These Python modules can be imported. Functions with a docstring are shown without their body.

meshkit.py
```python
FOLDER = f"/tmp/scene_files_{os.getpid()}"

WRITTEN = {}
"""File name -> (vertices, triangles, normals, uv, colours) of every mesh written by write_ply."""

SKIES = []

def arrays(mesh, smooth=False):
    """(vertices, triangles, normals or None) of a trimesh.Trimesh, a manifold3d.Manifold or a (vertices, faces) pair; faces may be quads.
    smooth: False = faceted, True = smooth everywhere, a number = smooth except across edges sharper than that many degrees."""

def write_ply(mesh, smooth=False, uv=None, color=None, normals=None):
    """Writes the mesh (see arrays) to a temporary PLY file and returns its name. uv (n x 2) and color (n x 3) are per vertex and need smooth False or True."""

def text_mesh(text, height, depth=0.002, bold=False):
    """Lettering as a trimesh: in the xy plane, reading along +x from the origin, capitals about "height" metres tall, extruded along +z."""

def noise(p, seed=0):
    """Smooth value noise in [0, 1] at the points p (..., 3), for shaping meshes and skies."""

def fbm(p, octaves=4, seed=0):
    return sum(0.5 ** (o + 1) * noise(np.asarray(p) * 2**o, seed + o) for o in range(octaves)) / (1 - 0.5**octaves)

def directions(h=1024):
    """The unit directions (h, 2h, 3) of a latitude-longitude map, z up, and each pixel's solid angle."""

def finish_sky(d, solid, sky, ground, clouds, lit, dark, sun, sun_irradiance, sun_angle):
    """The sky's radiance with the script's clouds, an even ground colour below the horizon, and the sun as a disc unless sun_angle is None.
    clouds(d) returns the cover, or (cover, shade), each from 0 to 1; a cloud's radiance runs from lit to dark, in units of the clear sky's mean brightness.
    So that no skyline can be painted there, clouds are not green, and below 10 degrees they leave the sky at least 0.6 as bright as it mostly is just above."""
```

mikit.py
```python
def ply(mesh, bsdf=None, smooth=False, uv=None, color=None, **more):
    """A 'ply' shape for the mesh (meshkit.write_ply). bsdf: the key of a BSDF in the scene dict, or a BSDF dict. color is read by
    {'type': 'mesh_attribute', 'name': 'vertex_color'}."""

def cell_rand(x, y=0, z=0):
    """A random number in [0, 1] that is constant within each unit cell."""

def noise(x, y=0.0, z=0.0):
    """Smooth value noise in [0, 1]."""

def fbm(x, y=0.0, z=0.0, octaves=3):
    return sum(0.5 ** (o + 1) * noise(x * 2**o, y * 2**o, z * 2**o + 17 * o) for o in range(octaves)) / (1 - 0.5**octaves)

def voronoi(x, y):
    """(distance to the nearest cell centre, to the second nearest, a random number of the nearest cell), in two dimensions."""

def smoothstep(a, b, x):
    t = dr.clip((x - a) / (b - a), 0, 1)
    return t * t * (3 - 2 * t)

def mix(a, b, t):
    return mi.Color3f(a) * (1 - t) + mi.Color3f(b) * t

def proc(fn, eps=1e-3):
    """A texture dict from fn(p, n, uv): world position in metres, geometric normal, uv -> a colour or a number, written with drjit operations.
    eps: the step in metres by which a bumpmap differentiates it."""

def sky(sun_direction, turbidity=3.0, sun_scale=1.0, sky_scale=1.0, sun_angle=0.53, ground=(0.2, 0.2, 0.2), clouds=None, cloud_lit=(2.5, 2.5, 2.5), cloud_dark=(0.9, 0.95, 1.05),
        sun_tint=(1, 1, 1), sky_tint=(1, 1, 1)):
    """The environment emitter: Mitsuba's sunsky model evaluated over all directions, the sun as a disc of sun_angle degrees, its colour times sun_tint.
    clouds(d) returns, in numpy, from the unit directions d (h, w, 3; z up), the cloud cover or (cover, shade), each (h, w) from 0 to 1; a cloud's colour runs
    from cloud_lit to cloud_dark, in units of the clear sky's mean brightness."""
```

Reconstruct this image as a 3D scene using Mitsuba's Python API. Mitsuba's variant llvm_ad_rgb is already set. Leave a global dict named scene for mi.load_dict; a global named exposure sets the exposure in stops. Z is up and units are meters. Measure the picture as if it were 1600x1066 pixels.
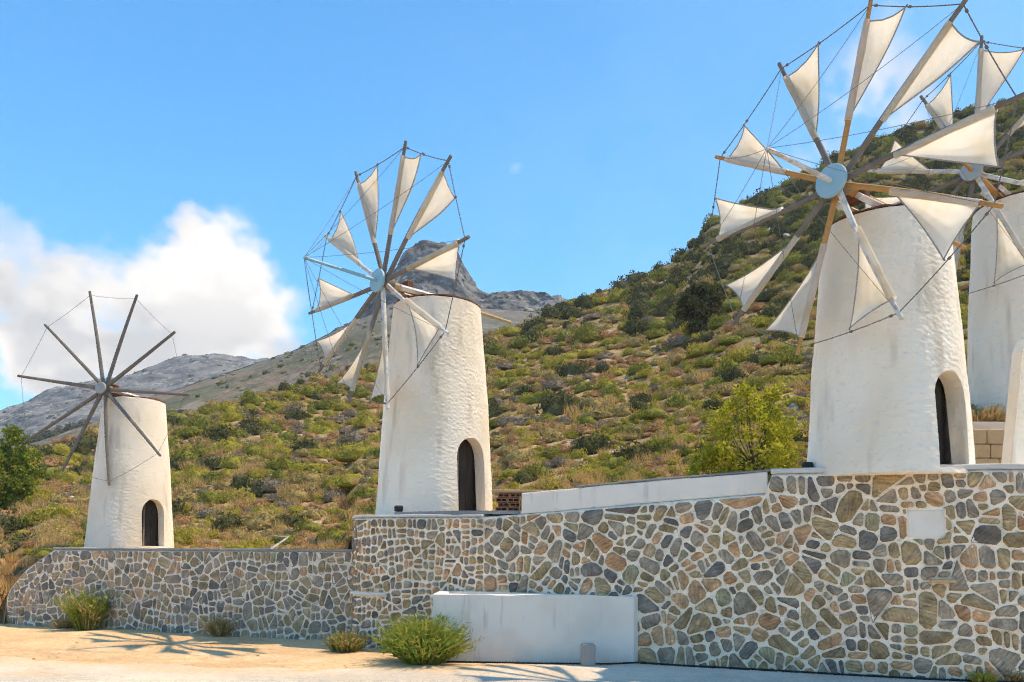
import math, random
import numpy as np, trimesh, manifold3d as m3d, shapely, shapely.affinity
import drjit as dr
import mitsuba as mi
import mikit, meshkit
from shapely.geometry import Polygon, LineString, Point
from mikit import proc, noise, fbm, cell_rand, smoothstep, mix, voronoi

T = mi.ScalarTransform4f
scene, labels = {}, {}

# ------------------------------------------------------------------ camera, sky, exposure
FPX, W0, H0 = 1250.0, 1600, 1066
PITCH, ROLL = math.radians(3.0), math.radians(0.5)
EYE = np.array([0, 0, 1.6])

CX, CY = 800.0, 865 - FPX * math.tan(PITCH)
_f = np.array([0, math.cos(PITCH), math.sin(PITCH)])
_u0 = np.array([0, -math.sin(PITCH), math.cos(PITCH)])
_r0 = np.array([1.0, 0, 0])
UP = _u0 * math.cos(ROLL) - _r0 * math.sin(ROLL)
RT = _r0 * math.cos(ROLL) + _u0 * math.sin(ROLL)
scene['camera'] = {'type': 'perspective', 'fov_axis': 'x', 'fov': 2 * math.degrees(math.atan(800 / FPX)),
    'near_clip': 0.1, 'far_clip': 9000.0, 'principal_point_offset_x': 0.0, 'principal_point_offset_y': (533 - CY) / H0,
    'to_world': T().look_at(origin=EYE.tolist(), target=(EYE + _f).tolist(), up=UP.tolist())}

def _cloud(d):
    az = np.degrees(np.arctan2(d[..., 0], d[..., 1])); el = np.degrees(np.arcsin(np.clip(d[..., 2], -1, 1)))
    q = np.stack([az / 7.0, el / 5.0, az * 0], -1)
    n = meshkit.fbm(q + 3.7, 6, 5); n2 = meshkit.fbm(q * 2.3 + 11, 5, 9)
    az0, el0 = az, el
    az = az + 7 * (n - .5) + 3 * (n2 - .5); el = el + 6 * (n2 - .5)
    def blob(a, e, ra, re):
        return np.exp(-(((az - a) / ra) ** 2 + ((el - e) / re) ** 2))
    env = 1.1 * blob(-31, 14.5, 8.5, 4.6) + .95 * blob(-20.6, 17.2, 3.6, 3.6) + .85 * blob(-22, 20.8, 2.8, 2.4) + .8 * blob(-17.0, 15.5, 3.0, 3.5) + .95 * blob(-39, 14.5, 7, 6) + .75 * blob(-24, 11.5, 7, 4.5) + .6 * blob(-52, 14, 9, 6)
    env = env + .6 * blob(75, 18, 16, 7) + .7 * blob(125, 20, 22, 9) + .7 * blob(-85, 18, 18, 8) + .7 * blob(-125, 22, 22, 10) + .7 * blob(172, 22, 26, 11) + .7 * blob(-172, 20, 20, 9)  # unseen clouds out of view, added and enlarged to whiten the ambient light
    n3 = meshkit.fbm(q * 5 + 23, 5, 13)
    c = smoothstep_np(.34, .90, env * .78 + (n - .5) * 1.15 + ((n2 - .5) * .6 + (n3 - .5) * .45) * np.minimum(env * 2, 1))
    wisp = (blob(26, 30, 4, 5) * .9 + blob(20, 26, 5, 3) * .3 + .75 * blob(-26.5, 35.3, 2.2, 1.0) + .35 * blob(4, 30, 9, 4) + .3 * blob(12, 20, 8, 3))
    w = smoothstep_np(.42, 1.0, wisp * .8 + (n2 - .45) * 1.0) * .75
    az, el = az0, el0
    hz = .08 * np.exp(-np.maximum(el, 0) / 10.0) + .20 * smoothstep_np(-25, 40, az) * (np.abs(az) < 90) * np.exp(-np.maximum(el, 0) / 40.0)
    cover = np.clip(np.maximum(np.maximum(c, w), hz), 0, 1)
    shade = np.clip(.05 + .75 * smoothstep_np(.32, .68, n2) * smoothstep_np(23, 10, el) + .5 * smoothstep_np(.62, .40, n), 0, .9)
    cover = cover * np.clip(.62 + .95 * smoothstep_np(.30, .62, n2 * .6 + n * .4), 0, 1)
    return cover, shade

def smoothstep_np(a, b, x):
    t = np.clip((x - a) / (b - a), 0, 1)
    return t * t * (3 - 2 * t)

SUN_AZ, SUN_EL = math.radians(81), math.radians(62)
SUN = (math.sin(SUN_AZ) * math.cos(SUN_EL), math.cos(SUN_AZ) * math.cos(SUN_EL), math.sin(SUN_EL))
scene['sky'] = mikit.sky(SUN, turbidity=2.6, sun_scale=0.47, sky_scale=1.0, sun_tint=(1.0, .93, .80), sky_tint=(.37, .80, .95), clouds=_cloud,
                         cloud_lit=(1.95, 1.9, 1.84), cloud_dark=(1.05, 1.08, 1.12), ground=(.32, .28, .22))
exposure = 2.95

# ------------------------------------------------------------------ helpers
rng = np.random.default_rng(7)
PI = math.pi

def ray(x, y):
    return _f + RT * (x - CX) / FPX + UP * (CY - y) / FPX

def at(x, y, Y):
    """The point at forward depth Y that stands at photo pixel (x, y)."""
    d = ray(x, y)
    return EYE + d * (Y / d[1])

def on_ground(x, y, z=0.0):
    d = ray(x, y)
    return EYE + d * ((z - EYE[2]) / d[2])

def px_of(P):
    d = np.asarray(P, float) - EYE
    z = d @ _f
    return np.stack([CX + FPX * (d @ RT) / z, CY - FPX * (d @ UP) / z], -1)

def numbered(name):
    if name not in scene and name not in labels and name not in USED:
        USED.add(name); return name
    k = 1
    if name in NEXT: k = NEXT[name]
    while f'{name}_{k:03d}' in USED: k += 1
    NEXT[name] = k + 1
    USED.add(f'{name}_{k:03d}')
    return f'{name}_{k:03d}'
USED, NEXT = set(), {}

def thing(name, label, cat, group=None):
    key = numbered(name)
    labels[key] = {'label': label, 'category': cat}
    if group: labels[key]['group'] = group
    return key

def structure(name, shape):
    scene[numbered(name)] = shape
    labels[name] = {'kind': 'structure'}

def part(parent, name, shape, label=None, kind=None):
    key = numbered(parent + '__' + name)
    scene[key] = shape
    if label or kind:
        labels[key] = {}
        if label: labels[key]['label'] = label
        if kind: labels[key]['kind'] = kind
    return key

def tm(v, f): return trimesh.Trimesh(np.asarray(v, float), np.asarray(f), process=False)
def cat(ms): return trimesh.util.concatenate(ms)

def tube(points, radii, sides=8, cap=True):
    p = np.asarray(points, float)
    radii = np.broadcast_to(np.asarray(radii, float), (len(p),))
    t = np.gradient(p, axis=0); t /= np.linalg.norm(t, axis=1, keepdims=True) + 1e-12
    ref = np.array([0, 0, 1.0]) if abs(t[:, 2]).mean() < .9 else np.array([1.0, 0, 0])
    a = np.cross(t, ref); a /= np.linalg.norm(a, axis=1, keepdims=True)
    b = np.cross(t, a)
    g = np.arange(sides) * 2 * PI / sides
    v = (p[:, None] + radii[:, None, None] * (np.cos(g)[None, :, None] * a[:, None] + np.sin(g)[None, :, None] * b[:, None])).reshape(-1, 3)
    F = []
    for i in range(len(p) - 1):
        for j in range(sides):
            k = (j + 1) % sides
            F += [[i * sides + j, i * sides + k, (i + 1) * sides + k], [i * sides + j, (i + 1) * sides + k, (i + 1) * sides + j]]
    if cap:
        n = len(v); v = np.vstack([v, p[:1], p[-1:]]); e = (len(p) - 1) * sides
        for j in range(sides):
            k = (j + 1) % sides
            F += [[n, k, j], [n + 1, e + j, e + k]]
    m = tm(v, F); m.fix_normals() if False else None
    return m

def grid_mesh(P, flip=False):
    """P (n, m, 3) -> mesh"""
    n, m = P.shape[:2]
    i, j = np.meshgrid(np.arange(n - 1), np.arange(m - 1), indexing='ij')
    a = i * m + j
    q = np.stack([a, a + m, a + m + 1, a + 1], -1).reshape(-1, 4)
    if flip: q = q[:, ::-1]
    return tm(P.reshape(-1, 3), np.vstack([q[:, [0, 1, 2]], q[:, [0, 2, 3]]]))

def box(sx, sy, sz, c=(0, 0, 0), bevel=0.0, rotz=0.0):
    """a box with chamfered edges, centred at c"""
    h = np.array([sx, sy, sz]) / 2
    if bevel <= 0:
        m = trimesh.creation.box((sx, sy, sz))
    else:
        pts = []
        for s in np.ndindex(2, 2, 2):
            sg = np.array(s) * 2 - 1
            for k in range(3):
                e = np.full(3, bevel); e[k] = 0
                pts.append(sg * (h - e))
        m = trimesh.convex.convex_hull(np.array(pts))
    v = np.array(m.vertices)
    if rotz:
        c_, s_ = math.cos(rotz), math.sin(rotz)
        v = v @ np.array([[c_, s_, 0], [-s_, c_, 0], [0, 0, 1]])
    return tm(v + np.asarray(c, float), m.faces)

def interp(x, pts):
    p = np.asarray(pts, float)
    return np.interp(x, p[:, 0], p[:, 1])

# ------------------------------------------------------------------ materials
def bsdf(name, fn, rough=.9, bump=None, bscale=1.0, beps=4e-3, spec=.25):
    base = {'type': 'principled', 'base_color': proc(fn) if callable(fn) else {'type': 'rgb', 'value': list(fn)}, 'roughness': rough, 'specular': spec}
    if bump is not None:
        base = {'type': 'bumpmap', 'nested_texture': proc(bump, beps), 'scale': bscale, 'nested_bsdf': base}
    scene[name] = {'type': 'twosided', 'nested_bsdf': base}
    return name

def leafy(name, fn, trans=.7, rough=.75):
    scene[name] = {'type': 'principledthin', 'base_color': proc(fn) if callable(fn) else {'type': 'rgb', 'value': list(fn)}, 'roughness': rough, 'diff_trans': trans, 'specular' if False else 'eta': 1.3}
    return name

def f_stucco(p, n, uv):
    a = fbm(p.x * 1.1, p.y * 1.1, p.z * .5, 4)
    c = mix((.85, .765, .63), (.77, .665, .51), smoothstep(.42, .72, a))
    s = fbm(p.x * 5, p.y * 5, p.z * .7 + 5, 3)
    c = mix(c, (.52, .44, .33), smoothstep(.56, .8, s) * .6)
    d = fbm(p.x * 22, p.y * 22, p.z * 22, 2)
    return mix(c, (.62, .55, .44), smoothstep(.6, .85, d) * .4)
bsdf('m_stucco', f_stucco, .95, lambda p, n, uv: fbm(p.x * 26, p.y * 26, p.z * 26, 3), .02)

def f_whitewash(p, n, uv):
    a = fbm(p.x * 1.7, p.y * 1.7, p.z * 1.2, 4)
    c = mix((.78, .71, .615), (.70, .63, .535), smoothstep(.4, .7, a))
    s = fbm(p.x * 15 + p.y * 9, 3.0, p.z * 1.6, 4)
    c = mix(c, (.50, .40, .33), smoothstep(.56, .78, s) * .5 * smoothstep(.35, .7, fbm(p.x * 2 + 9, p.y * 2, p.z * 1.5, 3)))
    low = smoothstep(.35, .0, p.z + .25 * fbm(p.x * 5, p.y * 5, 1.0, 3) - .1)
    return mix(c, (.55, .5, .43), low * .5)
bsdf('m_whitewash', f_whitewash, .9, lambda p, n, uv: fbm(p.x * 14, p.y * 14, p.z * 14, 3), .012)

def f_mortar(p, n, uv):
    a = fbm(p.x * 3, p.y * 3, p.z * 3, 4)
    c = mix((.93, .81, .635), (.82, .70, .53), smoothstep(.45, .75, a))
    return mix(c, (.47, .41, .33), smoothstep(.6, .8, fbm(p.x * 17, p.y * 17, p.z * 17, 2)) * .6)
bsdf('m_mortar', f_mortar, .95, lambda p, n, uv: fbm(p.x * 40, p.y * 40, p.z * 40, 3), .012)
def f_mortar_dusty(p, n, uv):
    a = fbm(p.x * 3, p.y * 3, p.z * 3, 4)
    return mix((.80, .69, .545), (.62, .53, .41), smoothstep(.45, .75, a))
bsdf('m_mortar_dusty', f_mortar_dusty, .95, lambda p, n, uv: fbm(p.x * 40, p.y * 40, p.z * 40, 3), .012)

def stone_fn(tan, dark, rust, dust):
    def fn(p, n, uv):
        i = dr.floor(uv.x / 64)
        r, r2, r3 = cell_rand(i, 1, 5), cell_rand(i, 2, 7), cell_rand(i, 3, 9)
        c = mix(mi.Color3f(.18, .142, .078), mi.Color3f(.29, .228, .13), r2)                   # olive brown
        c = dr.select(r < .39, mix(mi.Color3f(.165, .145, .115), mi.Color3f(.29, .255, .205), r2), c)     # grey
        c = dr.select(r < .34 * dark, mix(mi.Color3f(.085, .080, .074), mi.Color3f(.150, .143, .133), r2), c)  # slate
        c = dr.select((r > .62) & (r < .72), mix(mi.Color3f(.15, .15, .092), mi.Color3f(.22, .212, .135), r2), c)     # green grey
        c = dr.select(r > 1 - tan, mix(mi.Color3f(.30, .175, .09), mi.Color3f(.40, .27, .16), r2), c)     # tan
        c = dr.select(r > 1 - rust, mix(mi.Color3f(.34, .085, .03), mi.Color3f(.42, .17, .07), r2), c)    # rust red
        a = fbm(p.x * 7 + r3 * 40, p.y * 7, p.z * 7 + r2 * 9, 4)
        c = c * mi.Color3f(1.11, 1.0, .875) * (.42 + 1.7 * a)
        ca, sa = dr.cos(r3 * 3.1), dr.sin(r3 * 3.1)
        b = fbm((p.x * ca + p.z * sa) * 7 + r3 * 20, p.y * 7, (p.z * ca - p.x * sa) * 48, 3)
        c = c * (.32 + 1.36 * b)
        v = fbm(p.x * 3 + r3 * 90, p.y * 3 + p.z * 5 * r3, p.z * 9 + r2 * 30, 3)
        c = mix(c, mi.Color3f(.33, .25, .15), smoothstep(.58, .80, v) * .55 * r3)
        g = fbm(p.x * 34, p.y * 34, p.z * 34, 2)
        c = c * (.68 + .64 * g)
        cr = dr.abs(fbm(p.x * 6 + r2 * 70, p.y * 6 + p.x * 3, p.z * 7, 4) - .5)
        c = c * (1 - .55 * smoothstep(.02, .0, cr) * r3)
        w = fbm(p.x * 11 + 5, p.y * 11, p.z * 11, 3)
        return mix(c, mi.Color3f(.40, .37, .33), smoothstep(.55, .85, w) * .35 + dust)
    return fn
_sb = lambda p, n, uv: fbm(p.x * 16, p.y * 16, p.z * 16, 4)
bsdf('m_stone_right', stone_fn(.27, .30, .085, .04), .85, _sb, .03)
bsdf('m_stone_bastion', stone_fn(.38, .28, .14, .03), .85, _sb, .03)
bsdf('m_stone_left', stone_fn(.18, .40, .04, .14), .9, _sb, .03)

def f_concrete(p, n, uv):
    a = fbm(p.x * 2, p.y * 2, p.z * 2, 4)
    return mix((.36, .345, .315), (.25, .24, .22), a)
bsdf('m_concrete', f_concrete, .9, lambda p, n, uv: fbm(p.x * 30, p.y * 30, p.z * 30, 3), .008)
bsdf('m_pale_concrete', lambda p, n, uv: mix((.62, .60, .56), (.48, .46, .42), fbm(p.x * 3, p.y * 3, p.z * 3, 4)), .9, lambda p, n, uv: fbm(p.x * 30, p.y * 30, p.z * 30, 3), .006)

def f_road(p, n, uv):
    a = fbm(p.x * .7, p.y * .9, 0.0, 4)
    c = mix((.50, .435, .345), (.41, .36, .29), smoothstep(.35, .7, a))
    s = fbm(p.x * 1.3 + 7, p.y * 2.6, 2.0, 5)
    edge = smoothstep(9.5, 11.8, p.y + (s - .5) * 3.0 - dr.maximum(p.x + 1.0, 0.0) * .6)
    c = mix(c, (.50, .34, .18), edge * .7)
    g = fbm(p.x * 30, p.y * 30, 0.0, 3)
    c = c * (.84 + .32 * g)
    cr = dr.abs(fbm(p.x * .55 + 31, p.y * 1.2, 4.0, 5) - .5)
    return mix(c, (.30, .26, .21), smoothstep(.008, .0, cr) * .6)
bsdf('m_road', f_road, .92, lambda p, n, uv: fbm(p.x * 30, p.y * 30, 0.0, 3), .012)

def f_sand(p, n, uv):
    a = fbm(p.x * .8, p.y * 1.1, 0.0, 5)
    c = mix((.52, .36, .195), (.43, .285, .15), smoothstep(.38, .68, a))
    g = fbm(p.x * 24, p.y * 24, 0.0, 3)
    c = mix(c, (.58, .43, .27), smoothstep(.55, .8, fbm(p.x * 2.1 + 9, p.y * 4, 1.0, 4)) * .6)
    return c * (.80 + .40 * g)
bsdf('m_sand', f_sand, .95, lambda p, n, uv: fbm(p.x * 18, p.y * 18, 0.0, 4), .03, 1e-2)

def f_hill(p, n, uv):
    a = fbm(p.x * .35, p.y * .35, p.z * .35, 5)
    c = mix((.36, .225, .105), (.24, .15, .07), smoothstep(.35, .65, a))
    c = mix(c, (.42, .29, .135), smoothstep(.5, .75, fbm(p.x * .9 + 3, p.y * .9, p.z * .9, 4)) * .8)
    c = mix(c, (.17, .155, .055), smoothstep(.52, .72, fbm(p.x * .6 + 30, p.y * .6, p.z * .6, 4)) * .75)
    r = fbm(p.x * 1.6 + 8, p.y * 1.6, p.z * 1.6, 4)
    c = mix(c, (.42, .39, .35), smoothstep(.60, .74, r) * .8)
    up = smoothstep(25., 55., p.z)
    c = mix(c, mix((.17, .135, .07), (.32, .26, .18), a), up * .7)
    return c * (.7 + .6 * fbm(p.x * 9, p.y * 9, p.z * 9, 3))
bsdf('m_hill', f_hill, .95, lambda p, n, uv: fbm(p.x * 5, p.y * 5, p.z * 5, 4), .15, 2e-2)

def f_farslope(p, n, uv):
    a = fbm(p.x * .02, p.y * .02, p.z * .03, 5)
    c = mix((.17, .13, .088), (.10, .095, .055), smoothstep(.38, .62, a))
    r = fbm(p.x * .12, p.y * .12, p.z * .16, 5)
    c = mix(c, (.24, .21, .18), smoothstep(.56, .72, r) * .6)
    c = c * (.55 + .9 * fbm(p.x * .5, p.y * .5, p.z * .5, 4))
    c = mix(c, (.06, .075, .04), smoothstep(.56, .68, fbm(p.x * .10 + 40, p.y * .10, p.z * .1, 5)) * .8)
    rock = smoothstep(78., 118., p.z + 60 * (fbm(p.x * .02, p.y * .02, p.z * .02, 3) - .5))
    g = mix((.10, .10, .097), (.20, .195, .185), fbm(p.x * .1, p.y * .1, p.z * .22, 5))
    return mix(c, g, rock * .45)
bsdf('m_far_slope', f_farslope, .95, lambda p, n, uv: fbm(p.x * .25, p.y * .25, p.z * .25, 5), 2.0, .3)

def f_rock(p, n, uv):
    a = fbm(p.x * .05, p.y * .05, p.z * .09, 5)
    c = mix((.085, .085, .083), (.185, .178, .165), smoothstep(.3, .7, a))
    c = mix(c, (.07, .075, .07), smoothstep(.54, .70, fbm(p.x * .16, p.y * .16, p.z * .10, 5)) * .7)
    return mix(c, (.30, .29, .28), smoothstep(.58, .74, fbm(p.x * .2 + 9, p.y * .2, p.z * .3, 4)) * .7)
bsdf('m_far_rock', f_rock, .95, lambda p, n, uv: fbm(p.x * .12, p.y * .12, p.z * .12, 6), 5.0, .4)

def f_boulder(p, n, uv):
    a = fbm(p.x * 5, p.y * 5, p.z * 5, 4)
    return mix((.50, .47, .43), (.27, .25, .23), smoothstep(.35, .7, a))
bsdf('m_boulder', f_boulder, .92, lambda p, n, uv: fbm(p.x * 10, p.y * 10, p.z * 10, 4), .05)

def f_greywood(p, n, uv):
    a = fbm(p.x * 9, p.y * 9, p.z * 9, 3)
    return mix((.23, .205, .18), (.12, .105, .09), a)
bsdf('m_grey_wood', f_greywood, .85)
bsdf('m_dark_wood', lambda p, n, uv: mix((.075, .06, .048), (.035, .028, .024), fbm(p.x * 20, p.y * 20, p.z * 3, 3)), .8)
bsdf('m_orange_wood', lambda p, n, uv: mix((.52, .29, .095), (.36, .18, .055), fbm(p.x * 12, p.y * 12, p.z * 12, 3)), .7)
bsdf('m_white_wood', lambda p, n, uv: mix((.66, .64, .60), (.45, .42, .38), smoothstep(.4, .7, fbm(p.x * 10, p.y * 10, p.z * 10, 3))), .75)
bsdf('m_blue_paint', lambda p, n, uv: mix((.22, .42, .52), (.30, .47, .54), fbm(p.x * 4, p.y * 4, p.z * 4, 4)), .55, spec=.4)
bsdf('m_pale_paint', lambda p, n, uv: mix((.36, .42, .44), (.30, .31, .30), fbm(p.x * 4, p.y * 4, p.z * 4, 4)), .7)
bsdf('m_rope', (.16, .145, .13), .9)
bsdf('m_hem', (.30, .275, .25), .9)
bsdf('m_rim', lambda p, n, uv: mix((.22, .075, .035), (.09, .045, .03), fbm(p.x * 9, p.y * 9, p.z * 9, 3)), .85)
bsdf('m_brick', lambda p, n, uv: mix((.27, .10, .055), (.36, .22, .14), fbm(p.x * 9, p.y * 9, p.z * 9, 3)), .9)
bsdf('m_block', lambda p, n, uv: mix((.60, .42, .23), (.44, .30, .155), fbm(p.x * 6, p.y * 6, p.z * 6, 4)), .9, lambda p, n, uv: fbm(p.x * 25, p.y * 25, p.z * 25, 3), .01)
bsdf('m_black', (.02, .02, .022), .5)
bsdf('m_slate', lambda p, n, uv: mix((.26, .27, .28), (.16, .165, .17), fbm(p.x * 4, p.y * 4, p.z * 4, 3)), .7)
bsdf('m_bark', lambda p, n, uv: mix((.14, .11, .08), (.07, .055, .04), fbm(p.x * 20, p.y * 20, p.z * 6, 3)), .9)
scene['m_canvas'] = {'type': 'principledthin', 'roughness': .9, 'diff_trans': 1.15, 'eta': 1.2,
    'base_color': proc(lambda p, n, uv: mix((.84, .79, .69), (.76, .67, .51), smoothstep(.42, .75, fbm(p.x * 2.2, p.y * 2.2, p.z * 2.2, 4))))}

def leafcol(c0, c1, k=1.3):
    def fn(p, n, uv):
        a = noise(p.x * k, p.y * k, p.z * k)
        b = noise(p.x * 9, p.y * 9, p.z * 9)
        return mix(c0, c1, .65 * a + .35 * b) * (.75 + .5 * cell_rand(p.x * 30, p.y * 30, p.z * 30))
    return fn
leafy('m_leaf_yellow', leafcol((.46, .39, .075), (.33, .31, .06)), .8)
leafy('m_leaf_olive', leafcol((.34, .275, .11), (.44, .33, .135)), .6)
leafy('m_leaf_green', leafcol((.18, .195, .05), (.31, .295, .065)), .6)
leafy('m_leaf_dark', leafcol((.07, .077, .036), (.145, .14, .062)), .4)
leafy('m_leaf_grey', leafcol((.30, .24, .17), (.21, .18, .13)), .4)
leafy('m_leaf_rust', leafcol((.47, .28, .13), (.37, .23, .115)), .5)
leafy('m_straw', leafcol((.62, .45, .20), (.50, .35, .15)), .7)
leafy('m_leaf_tree', leafcol((.15, .20, .035), (.25, .29, .05), 3), .8)
leafy('m_leaf_fig', leafcol((.55, .49, .05), (.29, .33, .04), 3), 1.0)
leafy('m_leaf_reed', leafcol((.17, .27, .045), (.32, .34, .06), 4), .7)

# ------------------------------------------------------------------ ground, road
def terrain_grid():
    xs = np.concatenate([-np.geomspace(3000, 26, 22), np.linspace(-24, 24, 121), np.geomspace(26, 3000, 22)])
    ys = np.concatenate([-np.geomspace(3000, 8, 16), np.linspace(-6, 22, 90), np.geomspace(24, 3000, 22)])
    X, Y = np.meshgrid(xs, ys, indexing='ij')
    q = np.stack([X * .9, Y * .9, X * 0], -1)
    near = (np.abs(X) < 24) & (Y > 11) & (Y < 22)
    Z = (meshkit.fbm(q, 4, 3) - .5) * .10 * near - .012
    return np.stack([X, Y, Z], -1)
structure('ground', mikit.ply(grid_mesh(terrain_grid()), 'm_sand', smooth=True))

# ground plans of the three walls (x right, y forward)
def smooth_path(pts, n=3):
    p = np.asarray(pts, float)
    for _ in range(n):
        q = [p[0]]
        for a, b in zip(p[:-1], p[1:]):
            q += [a * .75 + b * .25, a * .25 + b * .75]
        p = np.array(q + [p[-1]])
    return p
class Path:
    def __init__(s, pts):
        s.p = np.asarray(pts, float); d = np.linalg.norm(np.diff(s.p, axis=0), axis=1)
        s.s = np.concatenate([[0], np.cumsum(d)]); s.L = s.s[-1]
    def at(s, t):
        t = np.asarray(t, float)
        return np.stack([np.interp(t, s.s, s.p[:, 0]), np.interp(t, s.s, s.p[:, 1])], -1)
    def normal(s, t, h=.08):
        a, b = s.at(np.clip(np.asarray(t) - h, 0, s.L)), s.at(np.clip(np.asarray(t) + h, 0, s.L))
        d = b - a; d = d / np.linalg.norm(d, axis=-1, keepdims=True)
        return np.stack([d[..., 1], -d[..., 0]], -1)         # to the right of the way along: towards the camera
    def point(s, t, v, out=0.0):
        q = s.at(t) + s.normal(t) * np.asarray(out)[..., None]
        return np.concatenate([q, np.broadcast_to(np.asarray(v, float), q.shape[:-1])[..., None]], -1)
    def s_at_px(s, x):
        t = np.linspace(0, s.L, 1500); q = s.point(t, np.full(1500, 1.6)); px = px_of(q)[:, 0]
        return float(t[np.argmin(np.abs(px - x))])

P1 = Path(smooth_path([(-10.95, 17.45), (-10.2, 17.05), (-7.0, 15.95), (-4.0, 14.95), (-2.7, 14.55)]))
P2 = Path(smooth_path([(-2.78, 15.6), (-2.80, 14.6), (-2.78, 13.9), (-2.45, 13.62), (-1.4, 13.28), (-.45, 13.0)]))
P3 = Path(smooth_path([(-.45, 13.0), (.6, 12.6), (1.85, 11.92), (3.9, 11.15), (5.6, 10.55), (6.7, 10.30), (7.8, 10.28), (9.0, 10.5), (10.0, 11.2)]))

road_far = [on_ground(*q)[:2] for q in [(-900, 1024), (-300, 1026), (0, 1029), (150, 1036), (330, 1045), (480, 1048), (600, 1042), (700, 1042), (800, 1039), (950, 1041)]]
road_far += [P3.point(np.array(t), 0, .13)[:2] for t in np.linspace(P3.s_at_px(990), P3.L, 16)]
_rl = LineString(road_far)
_t = np.linspace(0, _rl.length, 240); _rp = np.array([_rl.interpolate(a).coords[0] for a in _t])
_jit = (meshkit.fbm(np.stack([_t * 1.3, _t * 0, _t * 0], -1), 4, 2) - .5) * .9 * smoothstep_np(1.2, -1.5, _rp[:, 0])
_rp[:, 1] += _jit
_rows = np.linspace(0, 1, 24) ** 1.0
_near = np.stack([_rp[:, 0] * 3.2, np.full(len(_rp), -14.0)], -1)
structure('road', mikit.ply(grid_mesh(np.concatenate([(_rp[None] * (1 - _rows[:, None, None]) + _near[None] * _rows[:, None, None]), np.full((24, 240, 1), .004)], -1)), 'm_road', smooth=True))

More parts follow.
